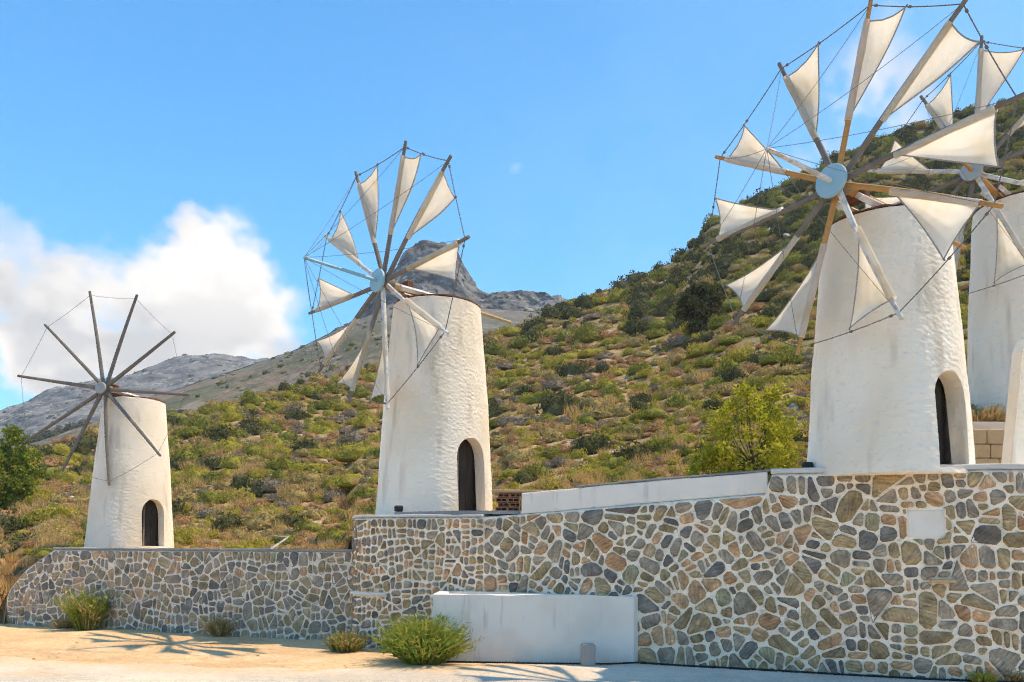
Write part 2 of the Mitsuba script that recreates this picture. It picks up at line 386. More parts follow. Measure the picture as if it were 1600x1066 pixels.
# ------------------------------------------------------------------ hills
COL_BASE = [(-700, 16.4), (0, 16.7), (14, 17.3), (20, 17.62), (80, 17.45), (545, 15.4), (760, 13.6), (1210, 11.7), (1480, 11.2), (1700, 11.0), (2300, 11.0)]
COL_ZB = [(-700, 1.3), (0, 1.3), (15, .6), (30, .85), (45, 1.05), (80, 1.5), (540, 1.55), (560, 2.15), (760, 2.18), (1210, 2.6), (1700, 2.66), (2300, 2.66)]
COL_Y1 = [(-700, 18.6), (0, 18.6), (60, 19.5), (120, 22), (270, 22.5), (500, 20), (590, 19), (760, 17.5), (800, 14.8), (1240, 13.4), (1480, 14.9), (1700, 14.9), (2300, 14.9)]
COL_YR = [(-700, 60), (0, 62), (400, 75), (600, 95), (900, 130), (1200, 150), (1600, 165), (2300, 170)]
COL_SKY = [(-700, 770), (-200, 735), (0, 712), (100, 690), (190, 672), (265, 655), (330, 634), (420, 614), (480, 598), (540, 583), (600, 570), (760, 527), (800, 517),
           (840, 499), (870, 484), (920, 463), (960, 448), (1000, 434), (1060, 401), (1110, 352), (1160, 322), (1200, 301), (1280, 263), (1340, 236), (1400, 212), (1450, 199), (1500, 188), (1550, 174), (1600, 158), (1800, 100), (2300, 10)]
def hill_z(x, Y):
    """height of the near hill over photo column x at depth Y"""
    x, Y = np.broadcast_arrays(np.asarray(x, float), np.asarray(Y, float))
    Y1, YR, zb = interp(x, COL_Y1), interp(x, COL_YR), interp(x, COL_ZB)
    ys = interp(x, COL_SKY)
    d = _f[:, None] + RT[:, None] * (x.ravel() - CX) / FPX + UP[:, None] * (CY - ys.ravel()) / FPX
    zR = (EYE[2] + d[2] / d[1] * YR.ravel()).reshape(x.shape)
    # terrace at the right, behind the block wall
    step = smoothstep_np(1440, 1490, x) * smoothstep_np(14.75, 14.95, Y) * 1.45
    t = np.clip((Y - Y1) / (YR - Y1), 0, None)
    tt = np.minimum(t, 1)
    z = zb + step * (1 - tt) + (zR - zb) * (tt - .34 * tt * (1 - tt))
    wl = 1 - smoothstep_np(8, 20, x)
    z = z - wl * (1.5 * (1 - smoothstep_np(16.9, 18.6, Y)))
    X = x_world(x, Y)
    q = np.stack([X, Y, X * 0], -1)
    amp = np.clip(Y - Y1 + .0, 0, 12) / 12
    n = (meshkit.fbm(q * .10, 4, 21) - .5) * 2 * .022 * Y * np.clip(1 - t * .75, .15, 1) + (meshkit.fbm(q * .8, 3, 22) - .5) * .45
    z = z + n * amp
    return np.where(t > 1, z - (t - 1) * (YR - Y1) * .5, z)
def x_world(x, Y):
    d0, d1 = _f[0] + RT[0] * (x - CX) / FPX, _f[1] + RT[1] * (x - CX) / FPX
    return d0 / d1 * Y
def hill_point(x, Y):
    return np.stack([x_world(np.asarray(x, float), np.asarray(Y, float)), np.broadcast_to(np.asarray(Y, float), np.shape(x) or np.shape(Y)), hill_z(x, Y)], -1)

xs = np.concatenate([np.linspace(-700, -60, 40), np.linspace(-50, 1650, 426), np.linspace(1660, 2300, 40)])
ts = np.concatenate([np.linspace(0, 1, 12)[:-1], 1 + 8 * np.linspace(0, 1, 250) ** 1.8])
Yb, Y1_, YR_ = interp(xs, COL_BASE), interp(xs, COL_Y1), interp(xs, COL_YR)
u = np.linspace(0, 1, 260) ** 1.7
YY = np.concatenate([np.linspace(0, 1, 14)[None, :-1] * (Y1_ - Yb)[:, None] + Yb[:, None], Y1_[:, None] + u[None] * (YR_ * 1.5 - Y1_)[:, None]], 1)
XX = np.broadcast_to(xs[:, None], YY.shape)
structure('hillside', mikit.ply(grid_mesh(hill_point(XX, YY)), 'm_hill', smooth=True))

def far_mesh(sky, Y0, YR, y0, rough, seed, back=1.5, x0=-700, x1=2300, n=520, m=160, power=1.0, freq=.02):
    xs = np.linspace(x0, x1, n)
    ys = interp(xs, sky)
    t = np.linspace(0, back, m)
    x, tt = np.meshgrid(xs, t, indexing='ij')
    Y = Y0 + (YR - Y0) * tt
    zb = EYE[2] + (865 - y0) / FPX * Y0
    d = _f[:, None] + RT[:, None] * (xs - CX) / FPX + UP[:, None] * (CY - ys) / FPX
    zR = EYE[2] + d[2] / d[1] * YR
    k = np.clip(tt, 0, 1) ** power
    z = zb + (zR[:, None] - zb) * k - np.clip(tt - 1, 0, None) * (YR - Y0) * .6
    X = x_world(x, Y)
    q = np.stack([X * freq, Y * freq, z * freq], -1)
    am = np.minimum(tt * 4, 1)
    z = z + (meshkit.fbm(q, 6, seed) - .5) * rough * am
    Y = Y + (meshkit.fbm(q * 1.7 + 5, 5, seed + 3) - .5) * rough * 1.2 * am
    return grid_mesh(np.stack([X, Y, z], -1))
SKY_B = [(-700, 740), (-200, 712), (0, 696), (60, 684), (150, 655), (250, 612), (330, 588), (400, 562), (450, 546), (500, 522), (550, 497), (600, 476), (650, 470), (700, 474), (760, 482), (830, 487), (900, 490), (1000, 494), (1150, 500), (2300, 500)]
structure('far_slope', mikit.ply(far_mesh(SKY_B, 150, 430, 815, 9, 31), 'm_far_slope', smooth=True))
SKY_C = [(-700, 700), (-100, 660), (0, 640), (60, 613), (100, 600), (130, 591), (200, 581), (250, 566), (280, 557), (330, 553), (380, 555), (420, 558), (470, 556), (560, 560), (900, 600), (2300, 640)]
structure('far_ridge', mikit.ply(far_mesh(SKY_C, 560, 950, 760, 22, 41, m=200, n=700), 'm_far_rock', smooth=True))
SKY_P = [(440, 560), (505, 528), (545, 500), (575, 465), (592, 438), (606, 416), (620, 398), (634, 388), (650, 383), (672, 381), (690, 383), (704, 391), (713, 401), (722, 419), (731, 436), (742, 452), (760, 459), (800, 460), (830, 458), (870, 462), (905, 464), (950, 476), (1010, 500), (1060, 540)]
structure('rocky_peak', mikit.ply(far_mesh(SKY_P, 450, 520, 640, 15, 51, back=2.2, x0=440, x1=1060, n=460, m=200, power=.55, freq=.05), 'm_far_rock', smooth=30))

# ------------------------------------------------------------------ stone walls
def power_cells(pts, w, region):
    """the cells of the power diagram of the weighted points, clipped to the region"""
    from scipy.spatial import cKDTree
    tree = cKDTree(pts); cells = []
    x0, y0, x1, y1 = region.bounds
    for i, p in enumerate(pts):
        _, nb = tree.query(p, min(len(pts), 30))
        poly = [(x0 - 1, y0 - 1), (x1 + 1, y0 - 1), (x1 + 1, y1 + 1), (x0 - 1, y1 + 1)]
        for j in nb:
            if j == i: continue
            d = pts[j] - p
            k = ((pts[j] ** 2).sum() - (p ** 2).sum() + w[i] - w[j]) / 2
            out = []
            for a, b in zip(poly, poly[1:] + poly[:1]):
                fa, fb = d[0] * a[0] + d[1] * a[1] - k, d[0] * b[0] + d[1] * b[1] - k
                if fa <= 0: out.append(a)
                if fa * fb < 0:
                    s = fa / (fa - fb); out.append((a[0] + s * (b[0] - a[0]), a[1] + s * (b[1] - a[1])))
            poly = out
            if len(poly) < 3: break
        cells.append(poly)
    return cells

def pack(region, radii_fn, rnd, seeds=(), asp=1.3):
    """dart throwing of discs from large to small -> points and weights"""
    x0, y0, x1, y1 = region.bounds
    P, R = [np.array(s[:2]) for s in seeds], [s[2] for s in seeds]
    for scale, tries in ((1.0, 160), (.78, 500), (.56, 2500), (.36, 6000)):
        for _ in range(tries):
            p = np.array([rnd.uniform(x0, x1), rnd.uniform(y0, y1)])
            r = radii_fn(p) * scale * rnd.uniform(.85, 1.15)
            if P:
                d = np.hypot(*((np.array(P) - p) * [1 / asp, 1]).T)
                if (d < (np.array(R) + r) * .96).any(): continue
            P.append(p); R.append(r)
    return np.array(P), np.array(R) ** 2

def split_stones(region, blocks, amin, amax, jit, rnd, diag):
    """angular rubble: large random cells, each cut again and again across its length into stones of very different sizes"""
    from shapely.ops import split
    pts, w = blocks
    out = []
    def cut(g, depth):
        x, y = g.centroid.coords[0]
        if depth > 7 or g.area < 2.2 * amin or g.area < math.exp(rnd.uniform(math.log(amin * 1.6), math.log(amax * 1.5))):
            out.append(g); return
        r = g.minimum_rotated_rectangle
        e = np.array(r.exterior.coords)[:3]
        d0, d1 = e[1] - e[0], e[2] - e[1]
        L = d0 if np.hypot(*d0) > np.hypot(*d1) else d1
        if np.hypot(*d0) / max(np.hypot(*d1), 1e-6) < 1.25 and np.hypot(*d1) / max(np.hypot(*d0), 1e-6) < 1.25 and rnd.random() < .5: L = d0 + d1 - L
        a0 = math.atan2(L[1], L[0]) + PI / 2
        q = round(a0 / (PI / 2)) * (PI / 2)
        best = None
        for _ in range(5):
            a = (a0 * diag(x) + q * (1 - diag(x))) + rnd.normal(0, jit(x))
            t = rnd.uniform(.28, .72)
            c = np.array(g.centroid.coords[0]) + L * (t - .5) * .8
            v = np.array([math.cos(a), math.sin(a)]) * 9
            pieces = [h for h in split(g, LineString([c - v, c + v])).geoms]
            score = min(h.area / h.length ** 2 for h in pieces) + rnd.uniform(0, .006)
            if best is None or score > best[0]: best = (score, pieces)
        for h in best[1]: cut(h, depth + 1)
    for c in power_cells(pts, w, region):
        if len(c) < 3: continue
        g = Polygon(c).intersection(region)
        for h in getattr(g, 'geoms', [g]):
            if h.geom_type == 'Polygon' and h.area > .004: cut(h, 0)
    return out

def stone_mesh(poly, path, proud, rnd, tilt_=.09):
    """one stone: rounded outline, bevel and a lightly domed uneven face; the wall's (s, v) -> world"""
    q = poly.simplify(.008)
    if q.geom_type != 'Polygon' or q.area < 1.2e-3: return None
    c0 = np.array(q.exterior.coords)[:-1]
    if not q.exterior.is_ccw: c0 = c0[::-1]
    sc = math.sqrt(q.area)
    c0 = c0 + rnd.normal(0, .022 * sc, c0.shape)
    e0, e1 = np.roll(c0, 1, 0) - c0, np.roll(c0, -1, 0) - c0
    l0, l1 = np.linalg.norm(e0, axis=1), np.linalg.norm(e1, axis=1)
    cosv = (e0 * e1).sum(1) / (l0 * l1 + 1e-9)
    k = len(c0); order = np.argsort(-cosv)[:max(0, 10 - k)]
    pts = []
    for i in range(k):
        if i in order:
            cut = min(.26 * sc, .46 * l0[i], .45 * l1[i]) * rnd.uniform(.65, 1.0)
            pts += [c0[i] + e0[i] / l0[i] * cut, c0[i] + e1[i] / l1[i] * cut]
        else: pts.append(c0[i] * .93 + (c0[i - 1] + c0[(i + 1) % k]) * .035)
    c = np.array(pts); n = len(c)
    m = c.mean(0)
    size = math.sqrt(q.area)
    b = min(.016, size * .09)
    inner = m + (c - m) * (1 - 2.2 * b / size) + rnd.normal(0, size * .012, c.shape)
    tilt = rnd.normal(0, tilt_, 2)
    o = proud * rnd.uniform(.6, 1.25)
    rings = [(c, np.full(n, -.03)), (c, np.full(n, o * .35)), (inner, o + (inner - m) @ tilt + rnd.normal(0, .003, n))]
    S = np.concatenate([a for a, _ in rings] + [m[None]]); O = np.concatenate([b_ for _, b_ in rings] + [[o + min(.012, size * .04)]])
    V = path.point(np.clip(S[:, 0], 0, path.L), S[:, 1], O)
    F = []
    for k in range(n):
        l = (k + 1) % n
        for a in (0, n):
            F += [[a + k, a + l, a + n + l], [a + k, a + n + l, a + n + k]]
        F.append([2 * n + k, 2 * n + l, 3 * n])
    idx = rnd.integers(0, 31)
    uv = np.stack([S[:, 0] + 64 * idx + 8, S[:, 1]], -1)
    return tm(V, np.array(F)), uv

def mortar_mesh(path, s0, s1, top, bottom=-.25, thick=.38, ds=.05, dv=.05, region=None):
    n = max(2, int((s1 - s0) / ds)); s = np.linspace(s0, s1, n)
    tp = top(s); m = int(tp.max() / dv) + 2
    v = np.linspace(0, 1, m)
    S = np.broadcast_to(s[:, None], (n, m)); V = bottom + (tp[:, None] - bottom) * v[None]
    q = np.stack([S, V, S * 0], -1)
    O = (meshkit.fbm(q * 7, 3, 4) - .5) * .022
    O[:, -1] = 0
    front = path.point(S.ravel(), V.ravel(), O.ravel()).reshape(n, m, 3)
    back_t = path.point(s, tp, np.full(n, -thick)); back_b = path.point(s, np.full(n, bottom), np.full(n, -thick))
    P = np.concatenate([front, back_t[:, None], back_b[:, None]], 1)
    g = grid_mesh(P, flip=True)
    caps = []
    for e in (0, n - 1):
        ring = P[e]; c = ring.mean(0)
        k = len(ring); V_ = np.vstack([ring, c]); F_ = [[i, (i + 1) % k, k] for i in range(k)]
        caps.append(tm(V_, F_ if e else [f_[::-1] for f_ in F_]))
    return cat([g] + caps)

def build_wall(key, path, cells, mat, gap, rnd, proud=.022, holes=(), keep=295):
    found = []
    for q in cells:
        for h in holes: q = q.difference(h)
        q = q.buffer(-gap / 2 * rnd.uniform(.6, 1.35), join_style=2)
        for g in getattr(q, 'geoms', [q]):
            if g.geom_type == 'Polygon' and g.area > 1.6e-3: found.append(g)
    px = lambda g: g.area / (path.at(g.centroid.x)[1]) ** 2
    found.sort(key=lambda g: -px(g))
    small, su = [], []
    for k, g in enumerate(found):
        r = stone_mesh(g, path, proud, rnd)
        if r is None: continue
        if k < keep: part(key, 'stone', mikit.ply(r[0], mat, uv=r[1]))
        else: small.append(r[0]); su.append(r[1])
    if small: part(key, 'small_stones', mikit.ply(cat(small), mat, uv=np.concatenate(su)), kind='stuff')
    return len(found)

def strip_along(path, s0, s1, z0, z1, out0, out1, ds=.12, wob=.0, seed=1):
    """a beam following the wall: z0(s)..z1(s), from out0 (back) to out1 (front), closed"""
    n = max(2, int((s1 - s0) / ds)); s = np.linspace(s0, s1, n)
    a, b = z0(s), z1(s)
    if wob:
        b = b + (meshkit.fbm(np.stack([s * 2.5, s * 0, s * 0], -1), 3, seed) - .5) * wob
    e = .012
    ring = [(a, out0), (a, out1 - e), (a + e, out1), (b - e, out1), (b, out1 - e), (b, out0)]
    P = np.stack([path.point(s, zz, np.full(n, float(oo))) for zz, oo in ring + ring[:1]], 1)
    g = grid_mesh(P, flip=True)
    caps = []
    for i in (0, n - 1):
        r = P[i, :-1]; V = np.vstack([r, r.mean(0)]); F = [[k, (k + 1) % 6, 6] for k in range(6)]
        caps.append(tm(V, F if i else [f_[::-1] for f_ in F]))
    return cat([g] + caps)

const = lambda z: (lambda s: np.full(np.shape(s), float(z)))
# left wall
w1 = thing('stone_wall', 'low grey rubble retaining wall with a slanting left end below the bare windmill', 'wall')
s_a = P1.s_at_px(84); z_top1 = 1.60
TOP1 = lambda s: np.interp(s, [0, P1.s_at_px(18) + .02, P1.s_at_px(45), s_a, P1.L], [.55, .75, 1.2, z_top1, 1.62])
part(w1, 'mortar', mikit.ply(mortar_mesh(P1, 0, P1.L, TOP1, ds=.06, dv=.06), 'm_mortar_dusty', smooth=True))
_s = np.linspace(0.02, P1.L, 60)
reg1 = Polygon([(.02, -.1), (P1.L, -.1)] + list(zip(_s[::-1], (TOP1(_s) - .02)[::-1])))
r1 = np.random.default_rng(11)
cells1 = split_stones(reg1, pack(reg1, lambda p: .30, r1), .013, .062, lambda x: .22, r1, lambda x: .45)
build_wall(w1, P1, cells1, 'm_stone_left', .025, r1, proud=.014)
part(w1, 'coping', mikit.ply(strip_along(P1, s_a, P1.L, const(1.603), const(1.645), -.4, .03, wob=.02), 'm_concrete', smooth=30))

# middle bastion
w2 = thing('stone_wall', 'rounded stone bastion with many small rusty stones in white mortar under the middle windmill', 'wall')
TOP2 = const(2.19)
part(w2, 'mortar', mikit.ply(mortar_mesh(P2, 0, P2.L, TOP2), 'm_mortar', smooth=True))
reg2 = Polygon([(.0, -.1), (P2.L, -.1), (P2.L, 2.17), (.0, 2.17)])
r2 = np.random.default_rng(12)
cells2 = split_stones(reg2, pack(reg2, lambda p: .26, r2), .009, .034, lambda x: .10, r2, lambda x: .12)
sh = P2.s_at_px(574), P2.s_at_px(606)
shelf_hole = Polygon([(sh[0], .86), (sh[1], .86), (sh[1], .92), (sh[0], .92)])
build_wall(w2, P2, cells2, 'm_stone_bastion', .030, r2, proud=.03, holes=[shelf_hole])
part(w2, 'shelf', mikit.ply(strip_along(P2, sh[0], sh[1], const(.875), const(.915), -.05, .06), 'm_whitewash'), 'small whitewashed ledge set in the stones')
part(w2, 'coping', mikit.ply(strip_along(P2, 0, P2.L - .02, const(2.192), const(2.235), -.4, .035, wob=.02), 'm_pale_concrete', smooth=30))

# right wall
w3 = thing('stone_wall', 'tall curved wall of large olive and grey stones in white mortar under the right windmill', 'wall')
sp0, sp1 = P3.s_at_px(815), P3.s_at_px(1200)
def STONE3(s): return np.interp(s, [0, sp0, sp1, sp1 + .03, P3.L], [2.19, 2.23, 2.48, 2.75, 2.75])
part(w3, 'mortar', mikit.ply(mortar_mesh(P3, 0, P3.L, STONE3), 'm_mortar', smooth=True))
_s = np.concatenate([np.linspace(0, sp1, 30), [sp1 + .03], np.linspace(sp1 + .1, P3.L, 30)])
reg3 = Polygon([(0, -.1), (P3.L, -.1)] + list(zip(_s[::-1], (STONE3(_s) - .02)[::-1])))
r3 = np.random.default_rng(13)
s_mix = P3.s_at_px(1330)
cells3 = split_stones(reg3, pack(reg3, lambda p: .36, r3), 0.013, .095, lambda x: .30 if x < s_mix else .08, r3, lambda x: .8 if x < s_mix else .15)
def plaque_rect(x0, y0, x1, y1):
    sA, sB = P3.s_at_px(x0), P3.s_at_px(x1); q = P3.at((sA + sB) / 2)
    za, zb_ = at((x0 + x1) / 2, y1, q[1])[2], at((x0 + x1) / 2, y0, q[1])[2]
    return sA, sB, za, zb_
pq = plaque_rect(1420, 797, 1477, 840)
lg = plaque_rect(1452, 905, 1490, 911)
holes3 = [Polygon([(pq[0] - .01, pq[2] - .01), (pq[1] + .01, pq[2] - .01), (pq[1] + .01, pq[3] + .01), (pq[0] - .01, pq[3] + .01)]),
          Polygon([(lg[0], lg[2] - .01), (lg[1], lg[2] - .01), (lg[1], lg[3] + .01), (lg[0], lg[3] + .01)])]
build_wall(w3, P3, cells3, 'm_stone_right', .030, r3, proud=.034, holes=holes3)
part(w3, 'plaque', mikit.ply(strip_along(P3, pq[0], pq[1], const(pq[2]), const(pq[3]), -.05, .012), 'm_whitewash'), 'blank white rectangular panel set among the stones')
part(w3, 'ledge', mikit.ply(strip_along(P3, lg[0], lg[1], const(lg[2]), const(lg[3]), -.05, .10), 'm_block'), 'thin tan stone slab sticking out of the wall')
part(w3, 'coping', mikit.ply(strip_along(P3, sp1 + .05, P3.L, const(2.752), const(2.825), -.5, .03, wob=.02), 'm_pale_concrete', smooth=30))
zp = lambda s: np.interp(s, [sp0, sp1], [2.57, 2.785])
par = thing('parapet', 'long white parapet along the top of the sloping stone wall', 'parapet')
part(par, 'band', mikit.ply(strip_along(P3, sp0, sp1, lambda s: STONE3(np.minimum(s, sp1)) + .003, zp, -.22, .005, wob=.015), 'm_whitewash', smooth=30))
part(par, 'cap', mikit.ply(strip_along(P3, P3.s_at_px(905), sp1 + .12, lambda s: zp(s) + .006, lambda s: zp(s) + .035, -.30, .02, wob=.015, seed=4), 'm_slate', smooth=30), 'thin grey slate slabs')

# fill behind the walls: the platforms that the towers stand on
def platform(name, ring, z, mat):
    q = Polygon(ring)
    structure(name, mikit.ply(trimesh.creation.extrude_polygon(q, z + .3, engine='earcut').apply_translation((0, 0, -.3)), mat))
def offset(path, s0, s1, o, n=30): return [tuple(path.point(np.array(t), 0, o)[:2]) for t in np.linspace(s0, s1, n)]
platform('terrace', offset(P3, sp1 - .2, P3.L, -.36) + [(10.2, 14.87), (4.6, 14.0), (3.2, 12.8)], 2.74, 'm_pale_concrete')
platform('middle_terrace', offset(P2, 0.0, P2.L, -.36) + [(.4, 13.6), (.4, 17.2), (-2.5, 17.2)], 2.17, 'm_sand')

# ------------------------------------------------------------------ white trough, block, pipe
bx = thing('trough', 'long low whitewashed trough built against the stone wall', 'trough')
tr = [on_ground(676, 1030)[:2], on_ground(945, 1034)[:2], on_ground(986, 1037)[:2]]
tr = [np.array([tr[0][0], 11.99]), np.array([1.34, 12.03]), np.array([1.80, 11.80])]
outer = Polygon([tr[0], tr[1], tr[2], (1.9, 11.95), (-.43, 13.05), (tr[0][0] + .02, 13.2)])
inner = outer.buffer(-.16, join_style=2)
body = m3d.Manifold.extrude(m3d.CrossSection([list(map(tuple, np.array(outer.exterior.coords)[:-1]))], m3d.FillRule.NonZero), 1.23).translate((0, 0, -.25))
cut = m3d.Manifold.extrude(m3d.CrossSection([list(map(tuple, np.array(inner.exterior.coords)[:-1]))], m3d.FillRule.NonZero), .6).translate((0, 0, .62))
body = (body - cut).refine_to_length(.05)
mm = body.to_mesh(); v = np.array(mm.vert_properties[:, :3], float)
v = v + (meshkit.fbm(v[:, None, :] * 2.5 + np.array([[[0, 0, 0]], ])[0], 3, 8) - .5)[:, :1] * np.array([.02, .03, .025])
part(bx, 'basin', mikit.ply(tm(v, mm.tri_verts), 'm_whitewash', smooth=35))
bq = on_ground(919, 1041)
bk = thing('concrete_block', 'small upright grey concrete block standing before the white trough', 'block')
bm = box(.19, .17, .32, (0, 0, 0), .014, .12).subdivide().subdivide()
bv = bm.vertices + (meshkit.fbm(bm.vertices * 12, 3, 3)[:, None] - .5) * .012
scene[bk] = mikit.ply(tm(bv + np.array([bq[0], bq[1] + .06, .155]), bm.faces), 'm_concrete', smooth=40)
pp = thing('water_pipe', 'thin black pipe lying along the foot of the tall stone wall', 'pipe')
pl = [on_ground(x, y)[:2] for x, y in [(690, 1036), (760, 1037), (850, 1038.5), (950, 1040)]] + [tuple(P3.point(np.array(t), 0, .11)[:2]) for t in np.linspace(P3.s_at_px(1000), P3.s_at_px(1600), 24)]
pl = np.array(pl); pl[:, 1] += (meshkit.noise(np.stack([pl[:, 0] * 2, pl[:, 0] * 0, pl[:, 0] * 0], -1), 4) - .5) * .05
scene[pp] = mikit.ply(tube(np.column_stack([pl, np.full(len(pl), .02)]), .014, 6), 'm_black', smooth=True)

# ------------------------------------------------------------------ windmills
def tower_mesh(c, z0, z1, rb, rt, door_az, dw, dh, dz, seed, rough=.0095):
    """a tapering plastered tower, hollow, with an arched doorway; uneven plaster is real relief"""
    na, nz = 300, 240
    a = np.arange(na) / na * 2 * PI; zz = np.linspace(0, z1 - z0, nz)
    t = zz / (z1 - z0)
    R = rb + (rt - rb) * (t ** .9) + .03 * np.sin(t * PI)
    A, Z = np.meshgrid(a, zz, indexing='ij')
    q = np.stack([np.cos(A) * 1.0, np.sin(A) * 1.0, Z], -1)
    d = (meshkit.fbm(q * 21, 3, seed) - .5) * 1.35 * rough + (meshkit.fbm(q * 1.3, 2, seed + 5) - .5) * .035
    Rr = R[None] + d
    Rr[:, -1] = R[-1] + d[:, -1] - .03
    zw = z0 + Z
    P = np.stack([c[0] + Rr * np.cos(A), c[1] + Rr * np.sin(A), zw], -1)
    V = np.vstack([P.reshape(-1, 3), [[c[0], c[1], z0], [c[0], c[1], z1]]])
    F = []
    i, j = np.meshgrid(np.arange(na), np.arange(nz - 1), indexing='ij')
    k = (i + 1) % na
    a0, b0 = i * nz + j, k * nz + j
    q4 = np.stack([a0, b0, b0 + 1, a0 + 1], -1).reshape(-1, 4)
    F = [q4[:, [0, 1, 2]], q4[:, [0, 2, 3]]]
    ii = np.arange(na); kk = (ii + 1) % na
    F.append(np.stack([np.full(na, na * nz), kk * nz, ii * nz], -1)); F.append(np.stack([np.full(na, na * nz + 1), ii * nz + nz - 1, kk * nz + nz - 1], -1))
    solid = m3d.Manifold(m3d.Mesh(np.asarray(V, np.float32), np.vstack(F).astype(np.uint32)))
    hollow = m3d.Manifold.cylinder(z1 - z0 - .3, rb - .25, rt - .22, 48).translate((c[0], c[1], z0 + dz))
    w = dw / 2; hs = dh - dw * .62
    arch = [(-w, 0), (w, 0), (w, hs)] + [(w * math.cos(x), hs + (dh - hs) * math.sin(x) ** .9) for x in np.linspace(.15, PI - .15, 11)] + [(-w, hs)]
    cutter = m3d.Manifold.extrude(m3d.CrossSection([arch], m3d.FillRule.NonZero), 1.2)      # along +z
    # x -> tangent, y -> up, z -> outward
    o = np.array([math.cos(door_az), math.sin(door_az), 0]); tg = np.array([-o[1], o[0], 0])
    M = np.column_stack([tg, [0, 0, 1], o, np.array([c[0], c[1], z0 + dz]) + o * (rb - .62)])
    solid = solid - hollow - cutter.transform(M)
    m = solid.to_mesh()
    return tm(m.vert_properties[:, :3], m.tri_verts), o, tg

def cyl(a, b, r0, r1, sides=10): return tube(np.array([a, b]), [r0, r1], sides)

